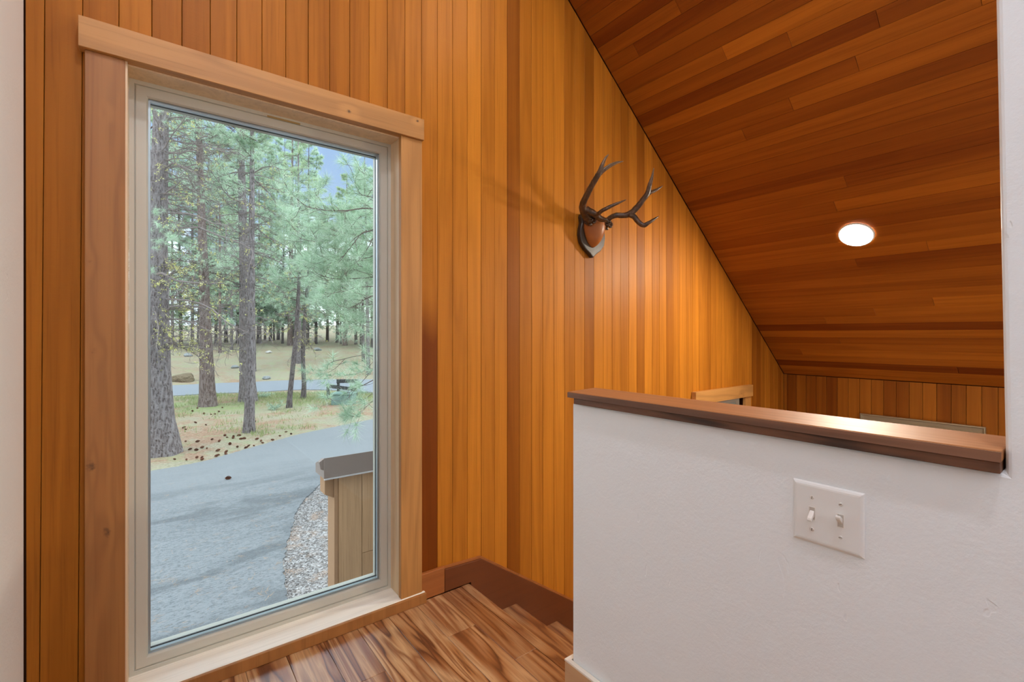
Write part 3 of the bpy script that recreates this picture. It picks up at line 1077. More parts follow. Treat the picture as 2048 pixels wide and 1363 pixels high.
# --- ground cover: pine duff with grass
def ground_mat():
    m, t, p = newmat('pine_duff')
    g = G(t)
    P = g.coord('Object')
    a = g.noise(P, 0.55, 4, 0.6, 0.3)
    b = g.noise(P, 3.5, 4, 0.65)
    c = g.noise(P, 15.0, 4, 0.8)
    duff = g.ramp(c, [(0.28, (0.22, 0.125, 0.075)), (0.5, (0.45, 0.285, 0.19)), (0.72, (0.64, 0.46, 0.34))])
    pale = g.ramp(c, [(0.25, (0.28, 0.25, 0.16)), (0.6, (0.50, 0.46, 0.33)), (0.8, (0.66, 0.61, 0.48))])
    green = g.ramp(c, [(0.3, (0.19, 0.26, 0.08)), (0.55, (0.34, 0.43, 0.16)), (0.8, (0.54, 0.57, 0.33))])
    col = g.mix(g.maprange(g.math('ADD', a, g.math('MULTIPLY', b, 0.5)), 0.60, 0.84, 0, 1), duff, pale)
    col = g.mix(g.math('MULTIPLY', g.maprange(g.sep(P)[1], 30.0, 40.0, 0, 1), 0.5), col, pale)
    bl = g.noise(P, 1.3, 4, 0.7)
    col = g.mix(g.math('MULTIPLY', g.maprange(bl, 0.50, 0.62, 0, 1), 0.55), col, (0.40, 0.45, 0.25))
    sp = g.noise(P, 5.5, 4, 0.8)
    col = g.mix(g.math('MULTIPLY', g.maprange(sp, 0.60, 0.68, 0, 1), 0.55), col, (0.17, 0.11, 0.075))
    s = g.sep(P)
    # grass grows in the strip along the road
    strip = g.math('MULTIPLY', g.maprange(s[1], 19.5, 22.5, 0, 1), g.maprange(s[1], 25.5, 27.0, 1, 0))
    gf = g.maprange(g.math('ADD', g.math('MULTIPLY', strip, 0.15), g.math('MULTIPLY', g.math('ADD', a, g.math('ADD', b, c)), 0.34)), 0.58, 0.76, 0, 1)
    col = g.mix(g.math('MULTIPLY', gf, 0.9), col, green)
    t.links.new(col, p.inputs['Base Color'])
    p.inputs['Roughness'].default_value = 0.95
    p.inputs['Specular IOR Level'].default_value = 0.1
    t.links.new(g.bump(c, 0.6, 0.06), p.inputs['Normal'])
    return m


xs_ = np.concatenate([np.linspace(-40, -4, 19), np.linspace(-2, 30, 65), np.linspace(32, 110, 27)])
ys_ = np.concatenate([np.linspace(1.95, 30, 57), np.linspace(30.5, 60, 60), np.linspace(62, 150, 45)])
V = []
for yy in ys_:
    for xx in xs_:
        z = ground_z(xx, yy) + 0.03 * mnoise.noise((xx * 0.9, yy * 0.9, 0.3)) * (1 if yy > 14 else 0.3)
        V.append((xx, yy, z - 0.015))
nxx = len(xs_)
F = [(j * nxx + i, j * nxx + i + 1, (j + 1) * nxx + i + 1, (j + 1) * nxx + i) for j in range(len(ys_) - 1) for i in range(nxx - 1)]
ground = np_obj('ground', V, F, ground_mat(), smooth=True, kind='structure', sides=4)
tag(ground, 'forest ground of tan pine duff and green grass rising behind the road')


# --- asphalt
def asphalt(name, base, dark, scale):
    m, t, p = newmat(name)
    g = G(t)
    P = g.coord('Object')
    st = g.vmath('MULTIPLY', P, (0.55, 1.7, 1.0))
    a = g.noise(st, scale, 5, 0.62, 0.5)
    f = g.noise(P, 95.0, 3, 0.8)
    f2 = g.noise(g.vmath('MULTIPLY', P, (0.8, 1.8, 1)), 24.0, 5, 0.75, 0.3)
    s = g.sep(P)
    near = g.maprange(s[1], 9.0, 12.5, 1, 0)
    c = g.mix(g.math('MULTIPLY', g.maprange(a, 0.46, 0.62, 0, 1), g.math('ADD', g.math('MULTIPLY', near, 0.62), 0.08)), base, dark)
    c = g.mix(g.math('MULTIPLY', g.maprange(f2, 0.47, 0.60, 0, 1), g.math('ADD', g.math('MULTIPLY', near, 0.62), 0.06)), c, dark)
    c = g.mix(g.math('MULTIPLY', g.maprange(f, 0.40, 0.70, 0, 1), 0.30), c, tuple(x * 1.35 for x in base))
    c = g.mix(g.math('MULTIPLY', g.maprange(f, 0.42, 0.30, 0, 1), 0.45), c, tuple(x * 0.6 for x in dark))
    t.links.new(c, p.inputs['Base Color'])
    p.inputs['Roughness'].default_value = 0.8
    p.inputs['Specular IOR Level'].default_value = 0.25
    t.links.new(g.bump(g.math('ADD', f, g.math('MULTIPLY', f2, 0.6)), 0.5, 0.01), p.inputs['Normal'])
    return m


def strip_mesh(name, near, far, z0, m, rag=0.0):
    """surface between two edge polylines of equal length, with a thin raised edge"""
    n = len(near)
    V = []
    for (a, b) in zip(near, far):
        for k in range(9):
            t_ = k / 8
            xx = a[0] + (b[0] - a[0]) * t_
            yy = a[1] + (b[1] - a[1]) * t_
            V.append((xx, yy, z0))
    top = len(V)
    V += [(x_, y_, z0 - 0.06) for (x_, y_, _) in V]
    F = []
    for i in range(n - 1):
        for k in range(8):
            q = (i * 9 + k, i * 9 + k + 1, (i + 1) * 9 + k + 1, (i + 1) * 9 + k)
            F.append(q)
            F.append(tuple(j + top for j in q[::-1]))
        F.append((i * 9, (i + 1) * 9, (i + 1) * 9 + top, i * 9 + top))
        F.append((i * 9 + 8, i * 9 + 8 + top, (i + 1) * 9 + 8 + top, (i + 1) * 9 + 8))
    return mesh_obj(name, V, F, m, kind='structure')


def dense(pts, step, rag, seed):
    rn = random.Random(seed)
    Q, _ = smooth_path([(a, b, 0) for a, b in pts], [1] * len(pts), 14)
    return [(q.x + rn.uniform(-rag, rag), q.y + rn.uniform(-rag, rag)) for q in Q]


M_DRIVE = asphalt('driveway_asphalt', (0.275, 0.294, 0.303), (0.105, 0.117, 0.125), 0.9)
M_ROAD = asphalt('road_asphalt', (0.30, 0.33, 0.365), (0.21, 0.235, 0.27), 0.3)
drive_near = dense([(1.0, 2.0), (1.17, 4.9), (1.205, 5.714), (1.281, 6.262), (1.437, 6.963), (1.756, 7.985), (2.054, 8.788), (2.418, 9.393), (2.85, 9.95),
                    (4.2, 10.9), (6.5, 12.0), (10.0, 13.2), (13.5, 15.5)], 0.3, 0.018, 2)
drive_far = dense([(-7.0, 3.0), (-6.5, 6.0), (-6.0, 8.5), (-5.0, 10.6), (-3.6, 11.8), (-2.0, 12.5), (-0.058, 12.95), (0.894, 13.18), (2.045, 13.99),
                   (3.517, 15.04), (5.253, 15.79), (7.5, 17.0), (9.0, 20.5)], 0.3, 0.025, 3)
driveway = strip_mesh('driveway', drive_near, drive_far, GZ + 0.025, M_DRIVE)
tag(driveway, 'grey asphalt driveway curving past the house')
road_near = dense([(-30, 28.5), (-12, 28.3), (-4, 28.25), (0.7, 28.2), (2.33, 28.17), (4.45, 27.4), (6.37, 27.2), (7.9, 25.6), (9.2, 22.6), (12, 18.5)], 0.5, 0.04, 4)
road_far = dense([(-30, 34.2), (-12, 34.0), (-4, 33.95), (0.86, 33.95), (2.8, 33.87), (5.43, 33.4), (7.77, 33.0), (10.4, 31.6), (13, 29.0), (18, 24)], 0.5, 0.04, 5)
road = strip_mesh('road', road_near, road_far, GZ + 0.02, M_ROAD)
tag(road, 'pale grey road running across beyond the trees')


# --- gravel bed beside the driveway
def gravel_mat():
    m, t, p = newmat('gravel_bed')
    g = G(t)
    P = g.coord('Object')
    v = t.nodes.new('ShaderNodeTexVoronoi')
    v.inputs['Scale'].default_value = 38
    t.links.new(P, v.inputs['Vector'])
    c = g.ramp(g.sep(v.outputs['Color'])[0], [(0, (0.15, 0.135, 0.125)), (0.4, (0.34, 0.315, 0.295)), (0.8, (0.54, 0.52, 0.50)), (1, (0.70, 0.685, 0.665))])
    d = g.noise(P, 2.2, 4, 0.6)
    c = g.mix(g.math('MULTIPLY', g.maprange(d, 0.5, 0.66, 0, 1), 0.55), c, (0.50, 0.33, 0.22))
    t.links.new(c, p.inputs['Base Color'])
    p.inputs['Roughness'].default_value = 0.9
    t.links.new(g.bump(v.outputs['Distance'], 0.9, 0.03), p.inputs['Normal'])
    return m


M_GRAVEL = gravel_mat()
gn = drive_near[:-6]
gfar = [(max(x_ + 1.0, 6.5), min(y_, 10.5)) for x_, y_ in gn]
gravel_bed = strip_mesh('ground', [(a - 0.02, b) for a, b in gn], gfar, GZ + 0.004, M_GRAVEL)
tag(gravel_bed, 'grey gravel bed beside the driveway')
# loose stones on the gravel, far too many to count
def pebbles():
    n = 7000
    t_ = RNG.random(n)
    idx = RNG.integers(0, 120, n)
    ed = np.array(gn)[np.minimum(idx, len(gn) - 1)]
    off = RNG.random(n) ** 1.5 * 2.4 + 0.03
    cx = ed[:, 0] + off
    cy = ed[:, 1] + RNG.uniform(-0.1, 0.1, n)
    keep = (cy > 2.1) & ~((cx > 0.9) & (cy > 3.5) & (cy < 3.85))
    cx, cy = cx[keep], cy[keep]
    n = len(cx)
    s = RNG.uniform(0.005, 0.012, n)
    base = np.array([(1, 0, 0), (-1, 0, 0), (0, 1, 0), (0, -1, 0), (0, 0, 1), (0, 0, -1)], float)
    rr = base[None] * (s[:, None, None] * RNG.uniform(0.7, 1.3, (n, 6, 1)))
    rr[:, :, 2] *= 0.6
    ang = RNG.uniform(0, 6.28, n)
    ca, sa = np.cos(ang)[:, None], np.sin(ang)[:, None]
    X = rr[:, :, 0] * ca - rr[:, :, 1] * sa + cx[:, None]
    Y = rr[:, :, 0] * sa + rr[:, :, 1] * ca + cy[:, None]
    Z = rr[:, :, 2] + GZ + 0.012
    V = np.stack([X, Y, Z], 2).reshape(-1, 3)
    f = np.array([(0, 2, 4), (2, 1, 4), (1, 3, 4), (3, 0, 4), (2, 0, 5), (1, 2, 5), (3, 1, 5), (0, 3, 5)])
    F = (f[None] + (np.arange(n) * 6)[:, None, None]).reshape(-1, 3)
    return V, F


def island_mat(name, stops, rough=0.9, transl=0.0, nscale=None):
    m, t, p = newmat(name)
    g = G(t)
    ge = t.nodes.new('ShaderNodeNewGeometry')
    c = g.ramp(ge.outputs['Random Per Island'], stops)
    if nscale:
        nz_ = g.noise(g.coord('Object'), nscale, 2, 0.5)
        c = g.mix(g.maprange(nz_, 0.35, 0.65, 0.35, 0.0), c, tuple(x * 0.45 for x in stops[0][1]))
    t.links.new(c, p.inputs['Base Color'])
    p.inputs['Roughness'].default_value = rough
    p.inputs['Specular IOR Level'].default_value = 0.2
    if transl:
        tr = t.nodes.new('ShaderNodeBsdfTranslucent')
        t.links.new(c, tr.inputs['Color'])
        mx = t.nodes.new('ShaderNodeMixShader')
        mx.inputs[0].default_value = transl
        out = [n for n in t.nodes if n.type == 'OUTPUT_MATERIAL'][0]
        t.links.new(p.outputs[0], mx.inputs[1])
        t.links.new(tr.outputs[0], mx.inputs[2])
        t.links.new(mx.outputs[0], out.inputs[0])
    return m


M_PEBBLE = island_mat('pebble', [(0, (0.17, 0.155, 0.145)), (0.5, (0.37, 0.355, 0.34)), (1, (0.66, 0.65, 0.64))])
V, F = pebbles()
pb = np_obj('gravel', V, F, M_PEBBLE, kind='stuff')
tag(pb, 'loose grey stones on the gravel bed beside the driveway', 'gravel')

# --- screen wall of rough brown boards with a metal cap
SY = 3.6
scr = empty('screen_wall', (1.9, SY + 0.08, GZ))
tag(scr, 'brown board-clad screen wall with a dark metal cap outside the window', 'wall')
M_SIDING = wood('rough_siding', (0.64, 0.405, 0.225), (0.36, 0.215, 0.115), 'z', rough=0.8, ring=0.12, saw=1.2, fiber=0.35, contrast=0.6, spec=0.15)
M_SIDTRIM = plain('brown_trim', (0.40, 0.235, 0.13), 0.7, 0.2, bump=(40, 0.3, 0.004))
M_FLASH = plain('brown_flashing', (0.26, 0.205, 0.175), 0.5, 0.5)
M_DRIP = plain('pale_drip_edge', (0.72, 0.70, 0.69), 0.4)
bx0 = 1.106
core = box('core', (1.085, SY + 0.0205, GZ), (3.4, SY + 0.15, -1.03), M_SIDTRIM, scr)
for k in range(12):
    x0 = bx0 + 0.1845 * k
    if k == 1:
        zc = -1.69
        for a, b in ((GZ + 0.03, zc - 0.002), (zc + 0.002, -1.03)):
            s_ = box('board', (x0 + 0.002, SY, a), (x0 + 0.1825, SY + 0.02, b), M_SIDING, scr, bev=0.002)
            s_.color = (0.45 if a < -2 else 0.3, 0, 0, 1)
        continue
    s_ = box('board', (x0 + 0.002, SY, GZ + 0.03), (x0 + 0.1825, SY + 0.02, -1.03), M_SIDING, scr, bev=0.002)
    s_.color = (random.uniform(.2, .5), 0, 0, 1)
box('corner_board', (1.079, SY - 0.008, GZ + 0.01), (1.1055, SY + 0.155, -1.03), M_SIDTRIM, scr, bev=0.002)
capm = prism('metal_cap', [(SY - 0.025, -1.058), (SY - 0.025, -0.906), (SY + 0.20, -0.985), (SY + 0.20, -1.058)], 'x', 1.000, 3.42, M_FLASH, scr, bev=0.002)
box('drip_edge', (1.002, SY - 0.032, -1.0675), (3.42, SY - 0.012, -1.0585), M_DRIP, scr)
prism('end_flap', [(1.000, -0.912), (0.968, -0.932), (0.978, -0.985), (1.000, -0.995)], 'y', SY - 0.02, SY + 0.02, M_FLASH, scr)
prism('bracket', [(1.012, -1.068), (1.078, -1.068), (1.078, -1.218), (1.012, -1.182)], 'y', SY + 0.0, SY + 0.12, M_SIDTRIM, scr, bev=0.003)


# ------------------------------------------------------------------ trees
def bark_mat(name, a, b, c, sx=26.0):
    m, t, p = newmat(name)
    g = G(t)
    P = g.coord('Object')
    v = t.nodes.new('ShaderNodeTexVoronoi')
    v.inputs['Scale'].default_value = 1.0
    dn = g.noise(P, 6.0, 3, 0.6)
    q = g.vmath('MULTIPLY', P, (sx, sx, sx * 0.26))
    q2 = g.vmath('ADD', q, g.vmath('MULTIPLY', (1.6, 1.6, 1.6), dn))
    cx = t.nodes.new('ShaderNodeCombineXYZ')
    for i in range(3):
        t.links.new(g.math('MULTIPLY', dn, 2.6), cx.inputs[i])
    t.links.new(g.vmath('ADD', q, cx.outputs[0]), v.inputs['Vector'])
    fine = g.noise(g.vmath('MULTIPLY', P, (60, 60, 22)), 1.0, 3, 0.7)
    h = g.math('ADD', g.math('MULTIPLY', v.outputs['Distance'], 0.9), g.math('MULTIPLY', fine, 0.4))
    col = g.ramp(g.math('MULTIPLY', h, 0.95), [(0.22, c), (0.5, b), (0.85, a)])
    t.links.new(col, p.inputs['Base Color'])
    p.inputs['Roughness'].default_value = 0.95
    p.inputs['Specular IOR Level'].default_value = 0.1
    t.links.new(g.bump(h, 0.9, 0.05), p.inputs['Normal'])
    return m


M_BARK = bark_mat('grey_pine_bark', (0.36, 0.325, 0.32), (0.225, 0.19, 0.185), (0.085, 0.065, 0.06), 24.0)
M_BARKR = bark_mat('reddish_pine_bark', (0.33, 0.265, 0.245), (0.215, 0.155, 0.135), (0.085, 0.055, 0.046), 20.0)
M_BARKD = bark_mat('dark_pine_bark', (0.24, 0.21, 0.205), (0.15, 0.125, 0.12), (0.065, 0.05, 0.047), 24.0)
M_TWIG = plain('grey_dead_wood', (0.27, 0.225, 0.21), 0.9, 0.1, bump=(30, 0.4, 0.01))
M_TWIGD = plain('dark_twig', (0.17, 0.125, 0.11), 0.9, 0.1)
M_LICHEN = island_mat('yellow_lichen', [(0, (0.50, 0.50, 0.13)), (0.5, (0.74, 0.73, 0.24)), (1, (0.88, 0.86, 0.44))], 0.95, 0.3)
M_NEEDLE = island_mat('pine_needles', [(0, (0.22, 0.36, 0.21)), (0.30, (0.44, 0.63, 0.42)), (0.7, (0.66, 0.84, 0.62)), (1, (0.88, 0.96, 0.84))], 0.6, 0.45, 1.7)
M_NEEDLEHAZE = island_mat('haze_pale_needles', [(0, (0.40, 0.58, 0.40)), (0.4, (0.60, 0.79, 0.58)), (0.8, (0.76, 0.91, 0.73)), (1, (0.90, 0.97, 0.86))], 0.7, 0.45, 0.45)  # paler than the near needles: distance haze put into the colour
M_NEEDLEY = island_mat('yellow_green_needles', [(0, (0.34, 0.50, 0.28)), (0.4, (0.56, 0.74, 0.44)), (1, (0.82, 0.92, 0.66))], 0.7, 0.45, 0.6)
M_GRASS = island_mat('grass_blade', [(0, (0.26, 0.34, 0.12)), (0.5, (0.42, 0.50, 0.20)), (1, (0.62, 0.64, 0.38))], 0.8, 0.4)


def unit(v):
    return v / np.maximum(1e-9, np.linalg.norm(v, axis=-1, keepdims=True))


def needles(centers, dirs, length, k, width, spread=1.0, rng=RNG):
    """fans of thin triangles around shoot tips; centers, dirs: (n,3)"""
    c = np.repeat(np.asarray(centers, float), k, 0)
    d = np.repeat(unit(np.asarray(dirs, float)), k, 0)
    n = len(c)
    r = unit(rng.normal(size=(n, 3)))
    nd = unit(d * rng.uniform(0.1, 1.1, (n, 1)) + r * spread)
    L = length * rng.uniform(0.65, 1.1, (n, 1))
    st = c + d * rng.uniform(-0.35, 0.15, (n, 1)) * length
    side = unit(np.cross(nd, rng.normal(size=(n, 3)))) * width * 0.5
    tip = st + nd * L
    tip[:, 2] -= 0.06 * L[:, 0]
    V = np.stack([st - side, st + side, tip], 1).reshape(-1, 3)
    F = np.arange(3 * n).reshape(-1, 3)
    return V, F


class Tubes:
    """many thin tapering twigs gathered in one mesh"""
    def __init__(s):
        s.V = []; s.F = []

    def add(s, pts, r0, r1, sides=4):
        n = len(pts)
        base = len(s.V)
        for i in range(n):
            d = pts[min(i + 1, n - 1)] - pts[max(i - 1, 0)]
            d = d.normalized() if d.length > 1e-9 else Vector((0, 0, 1))
            a = d.cross(Vector((0.3, 0.2, 0.9)))
            if a.length < 1e-3:
                a = d.cross(Vector((1, 0, 0)))
            a.normalize()
            b = d.cross(a)
            r = r0 + (r1 - r0) * i / (n - 1)
            for k in range(sides):
                t = 2 * math.pi * k / sides
                s.V.append(tuple(pts[i] + a * (r * math.cos(t)) + b * (r * math.sin(t))))
        for i in range(n - 1):
            for k in range(sides):
                l = (k + 1) % sides
                s.F.append((base + i * sides + k, base + i * sides + l, base + (i + 1) * sides + l, base + (i + 1) * sides + k))

    def build(s, name, m, parent, kind='stuff'):
        if s.V:
            return np_obj(name, s.V, s.F, m, parent, smooth=True, kind=kind, sides=4)


def crooked(rn, start, d, length, segs, wob, droop=0.0, upturn=0.0):
    pts = [Vector(start)]
    d = Vector(d).normalized()
    for i in range(segs):
        t = i / max(1, segs - 1)
        d = d + Vector((rn.gauss(0, wob), rn.gauss(0, wob), rn.gauss(0, wob) - droop + upturn * t * 2))
        d.normalize()
        pts.append(pts[-1] + d * (length / segs))
    return pts


def trunk(name, path, m, parent, sides=18, flare=0.25, rough=0.05, seed=0, per=8):
    """path: list of (point, radius) from the ground up"""
    Q, R = smooth_path([p for p, r in path], [r for p, r in path], per)
    V, F = [], []
    n = len(Q)
    for i, (q, r) in enumerate(zip(Q, R)):
        h = q.z - Q[0].z
        fl = 1 + flare * math.exp(-h / 0.35)
        for k in range(sides):
            t = 2 * math.pi * k / sides
            lob = 1 + 0.10 * math.exp(-h / 0.5) * math.sin(t * 5 + seed)
            nn = mnoise.noise((math.cos(t) * 2.2 + seed, math.sin(t) * 2.2, q.z * 1.6)) + 0.7 * mnoise.noise((math.cos(t) * 6 + seed, math.sin(t) * 6, q.z * 2.6))
            rr = r * fl * lob * (1 + rough * nn)
            V.append((q.x + rr * math.cos(t), q.y + rr * math.sin(t), q.z))
        if i == 0:
            pass
    for i in range(n - 1):
        for k in range(sides):
            l = (k + 1) % sides
            F.append((i * sides + k, i * sides + l, (i + 1) * sides + l, (i + 1) * sides + k))
    o = np_obj(name, V, F, m, parent, smooth=True, sides=4)
    return o, Q, R


def at_height(Q, R, z):
    for i in range(len(Q) - 1):
        if Q[i].z <= z <= Q[i + 1].z:
            t = (z - Q[i].z) / max(1e-6, Q[i + 1].z - Q[i].z)
            return Q[i].lerp(Q[i + 1], t), R[i] + (R[i + 1] - R[i]) * t
    return Q[-1], R[-1]


def lichen_on(points, rn, per=5, size=0.05):
    C = np.array([tuple(p) for p in points for _ in range(per)], float)
    if len(C) == 0:
        return np.zeros((0, 3)), np.zeros((0, 3), int)
    C = C + RNG.normal(size=C.shape) * size * 0.7
    d = RNG.normal(size=C.shape)
    d[:, 2] -= 0.6
    d = unit(d)
    s = unit(np.cross(d, RNG.normal(size=C.shape))) * size * 0.35
    V = np.stack([C - s, C + s, C + d * size * RNG.uniform(0.6, 1.8, (len(C), 1))], 1).reshape(-1, 3)
    return V, np.arange(len(V)).reshape(-1, 3)


def dead_branches(root, Q, R, zs, n, length, seed, lichen=0.4, az=None, thick=1.0, set_paths=()):
    rn = random.Random(seed)
    T = Tubes()
    lp = []
    paths = [(p, r) for p, r in set_paths]
    for _ in range(n):
        z = rn.uniform(*zs)
        c, r = at_height(Q, R, z)
        a = rn.uniform(0, 2 * math.pi) if az is None else rn.gauss(*az)
        d = Vector((math.cos(a), math.sin(a), rn.uniform(-0.25, 0.35)))
        L = length * rn.uniform(0.35, 1.1)
        paths.append((crooked(rn, c + d * r * 0.8, d, L, 7, 0.16, 0.05), 0.016 * thick * rn.uniform(0.6, 1.4)))
    for pts, r in paths:
        T.add(pts, r, r * 0.25, 5)
        L = sum((pts[i + 1] - pts[i]).length for i in range(len(pts) - 1))
        for i in range(1, len(pts)):
            if rn.random() < lichen:
                lp.append(pts[i])
            for _ in range(rn.choice([1, 2, 2, 3])):
                base = pts[i].lerp(pts[i - 1], rn.random())
                d = (pts[i] - pts[i - 1]).normalized() + Vector((rn.gauss(0, .7), rn.gauss(0, .7), rn.gauss(-0.1, .6)))
                tw = crooked(rn, base, d, L * rn.uniform(0.12, 0.36), 4, 0.25, 0.04)
                T.add(tw, r * 0.42, r * 0.12, 3)
                if rn.random() < lichen:
                    lp += [tw[k] for k in (1, 2, 3, 4) if rn.random() < 0.55]
                for _ in range(2):
                    k = rn.randint(1, 4)
                    d2 = (tw[k] - tw[k - 1]).normalized() + Vector((rn.gauss(0, .8), rn.gauss(0, .8), rn.gauss(-.2, .6)))
                    t2 = crooked(rn, tw[k], d2, L * rn.uniform(0.05, 0.14), 3, 0.25)
                    T.add(t2, r * 0.22, r * 0.10, 3)
                    if rn.random() < lichen * 0.7:
                        lp.append(t2[2])
    # Tubes with mixed side counts: 4-vertex quads throughout
    T.build('dead_branches', M_TWIG, root)
    return lp


def crown(root, Q, R, z0, z1, radius, nb, tuft, k, width, seed, m, low=1.0, shape=1.0, twig_m=None, dens=5, az=None, zpow=1.0, branch_r=0.02):
    rn = random.Random(seed)
    T = Tubes()
    C, D = [], []
    for _ in range(nb):
        t = rn.random() ** zpow
        z = z0 + (z1 - z0) * t
        c, r = at_height(Q, R, z)
        a = rn.uniform(0, 2 * math.pi) if az is None else rn.gauss(*az)
        L = radius * (low * (1 - t) ** shape + 0.12) * rn.uniform(0.6, 1.15)
        d = Vector((math.cos(a), math.sin(a), rn.uniform(-0.15, 0.35)))
        pts = crooked(rn, c, d, L, 6, 0.10, 0.05, 0.07)
        T.add(pts, branch_r * (0.4 + 0.6 * (1 - t)), branch_r * 0.25, 3)
        C.append(pts[-1]); D.append(pts[-1] - pts[-2])
        for i in range(2, 7):
            for _ in range(dens if i > 2 else max(1, dens // 2)):
                dd = (pts[i] - pts[i - 1]).normalized() + Vector((rn.gauss(0, .75), rn.gauss(0, .75), rn.gauss(0.1, .45)))
                q = pts[i - 1].lerp(pts[i], rn.random())
                e_ = crooked(rn, q, dd, L * rn.uniform(0.10, 0.30), 3, 0.15, 0.0, 0.1)
                T.add(e_, branch_r * 0.3, branch_r * 0.15, 3)
                C.append(e_[-1]); D.append(e_[-1] - e_[-2])
    T.build('twigs', twig_m or M_TWIGD, root)
    V, F = needles([tuple(c) for c in C], [tuple(d) for d in D], tuft, k, width)
    np_obj('needles', V, F, m, root, kind='stuff')
    return C


def tree_root(u, v, depth_ground=True):
    p = on_ground(u, v)
    return p


def px_path(base, pts, dep):
    """trunk line through picture points at the depth of the base; widths are in picture pixels"""
    out = []
    for (u, v, w) in pts:
        p = at_d(u, v, dep)
        out.append((p, w / FPX * dep * 0.5))
    return out


# nearest pine at the left edge of the view, with dead lichen-covered limbs
def pine1():
    b = on_ground(329, 908)
    dep = b.dot(FW)
    root = empty('pine_tree', b)
    tag(root, 'thick grey-barked pine nearest the driveway, at the left edge of the window view', 'tree')
    path = px_path(b, [(330, 914, 50), (328, 880, 48), (322, 830, 44.5), (318, 760, 42.5), (316, 690, 40), (315, 600, 37), (315, 500, 34), (317, 400, 31.5), (320, 300, 28),
                       (322, 220, 25), (323, 100, 21), (323, -100, 15), (323, -300, 8)], dep)
    path[0] = (Vector((path[0][0].x, path[0][0].y, GZ - 0.12)), path[0][1])
    tr, Q, R = trunk('trunk', path, M_BARK, root, 40, 0.22, 0.06, 1, 12)

    def lim(pts, dd, r):
        return ([at_d(u, v, dep + a) for (u, v, a) in pts], r)
    limbs = [
        lim([(331, 426, 0), (352, 426, -.2), (378, 427, -.4), (400, 434, -.5), (425, 446, -.7), (450, 449, -.8), (472, 462, -.9)], 0, .024),
        lim([(326, 470, 0), (350, 449, -.2), (356, 455, -.3), (400, 455, -.5), (418, 463, -.6), (436, 470, -.7), (465, 480, -.8), (485, 488, -.9), (506, 500, -1.0)], 0, .027),
        lim([(315, 548, -.3), (324, 546, -.5), (338, 553, -.6), (352, 561, -.7), (382, 565, -.9), (410, 566, -1.0), (437, 566, -1.1)], 0, .038),
        lim([(330, 625, 0), (342, 613, -.2), (375, 611, -.4), (405, 614, -.5), (422, 622, -.5), (440, 640, -.6)], 0, .026),
        lim([(330, 598, 0), (372, 600, -.4), (400, 606, -.6), (425, 618, -.7), (440, 632, -.8), (455, 645, -.9), (470, 653, -1.0), (488, 662, -1.1), (502, 663, -1.2)], 0, .024),
        lim([(331, 637, 0), (358, 638, -.2), (385, 645, -.3), (400, 652, -.4), (422, 662, -.6)], 0, .020),
        lim([(331, 659, 0), (350, 659, -.2), (370, 661, -.3), (385, 664, -.4)], 0, .022),
        lim([(325, 345, 0), (332, 335, -.2), (345, 326, -.3), (352, 327, -.3), (372, 336, -.4), (392, 348, -.5), (410, 356, -.6)], 0, .028),
        lim([(326, 393, 0), (335, 382, -.2), (350, 373, -.3), (362, 360, -.3), (376, 350, -.4)], 0, .024),
        lim([(322, 300, 0), (340, 305, -.2), (360, 307, -.3), (374, 302, -.4), (392, 300, -.5), (412, 291, -.5), (430, 296, -.6), (458, 308, -.7)], 0, .024),
        lim([(322, 250, 0), (340, 236, -.1), (355, 234, -.2), (372, 233, -.3), (390, 238, -.3), (404, 233, -.4)], 0, .022),
        lim([(324, 520, 0), (345, 530, -.1), (365, 545, -.2), (370, 552, -.2)], 0, .018),
    ]
    lp = dead_branches(root, Q, R, (-0.4, 5.6), 78, 1.9, 21, 0.19, (-0.55, 1.0), 0.9, limbs)
    lp += [Vector((Q[i].x + R[i] * 1.0 * RT.x * s - FW.x * R[i] * .6, Q[i].y + R[i] * RT.y * s - FW.y * R[i] * .6, Q[i].z)) for i in range(40, 75) for s in (0.5, .75, .2)
           if random.random() < 0.35]
    rl_ = random.Random(6)
    lp = [q for q in lp if q.z < 1.9 or rl_.random() < 0.35]
    V, F = lichen_on(lp, random.Random(3), 7, 0.032)
    np_obj('lichen', V, F, M_LICHEN, root, kind='stuff')
    # a few low live sprays and the live crown above
    C, D = [], []
    rn = random.Random(4)
    for (u, v, a, n, s) in ((310, 420, -.9, 5, .10), (322, 470, -1.2, 16, .22), (330, 485, -1.2, 8, .15), (300, 540, -1, 3, .1), (420, 515, -.5, 4, .2), (455, 505, -.5, 5, .2),
                            (340, 215, -.5, 10, .3), (420, 225, -.5, 12, .45)):
        c = at_d(u, v, dep + a)
        for _ in range(n):
            C.append(tuple(c + Vector((rn.gauss(0, s), rn.gauss(0, s), rn.gauss(0, s * .7)))))
            D.append((rn.gauss(.5, .6), rn.gauss(0, .6), rn.gauss(0.1, .4)))
    V, F = needles(C, D, 0.16, 46, 0.0055)
    np_obj('needle_sprays', V, F, M_NEEDLE, root, kind='stuff')
    crown(root, Q, R, 4.6, 11.0, 2.6, 34, 0.20, 20, 0.012, 8, M_NEEDLE, branch_r=0.03)


pine1()


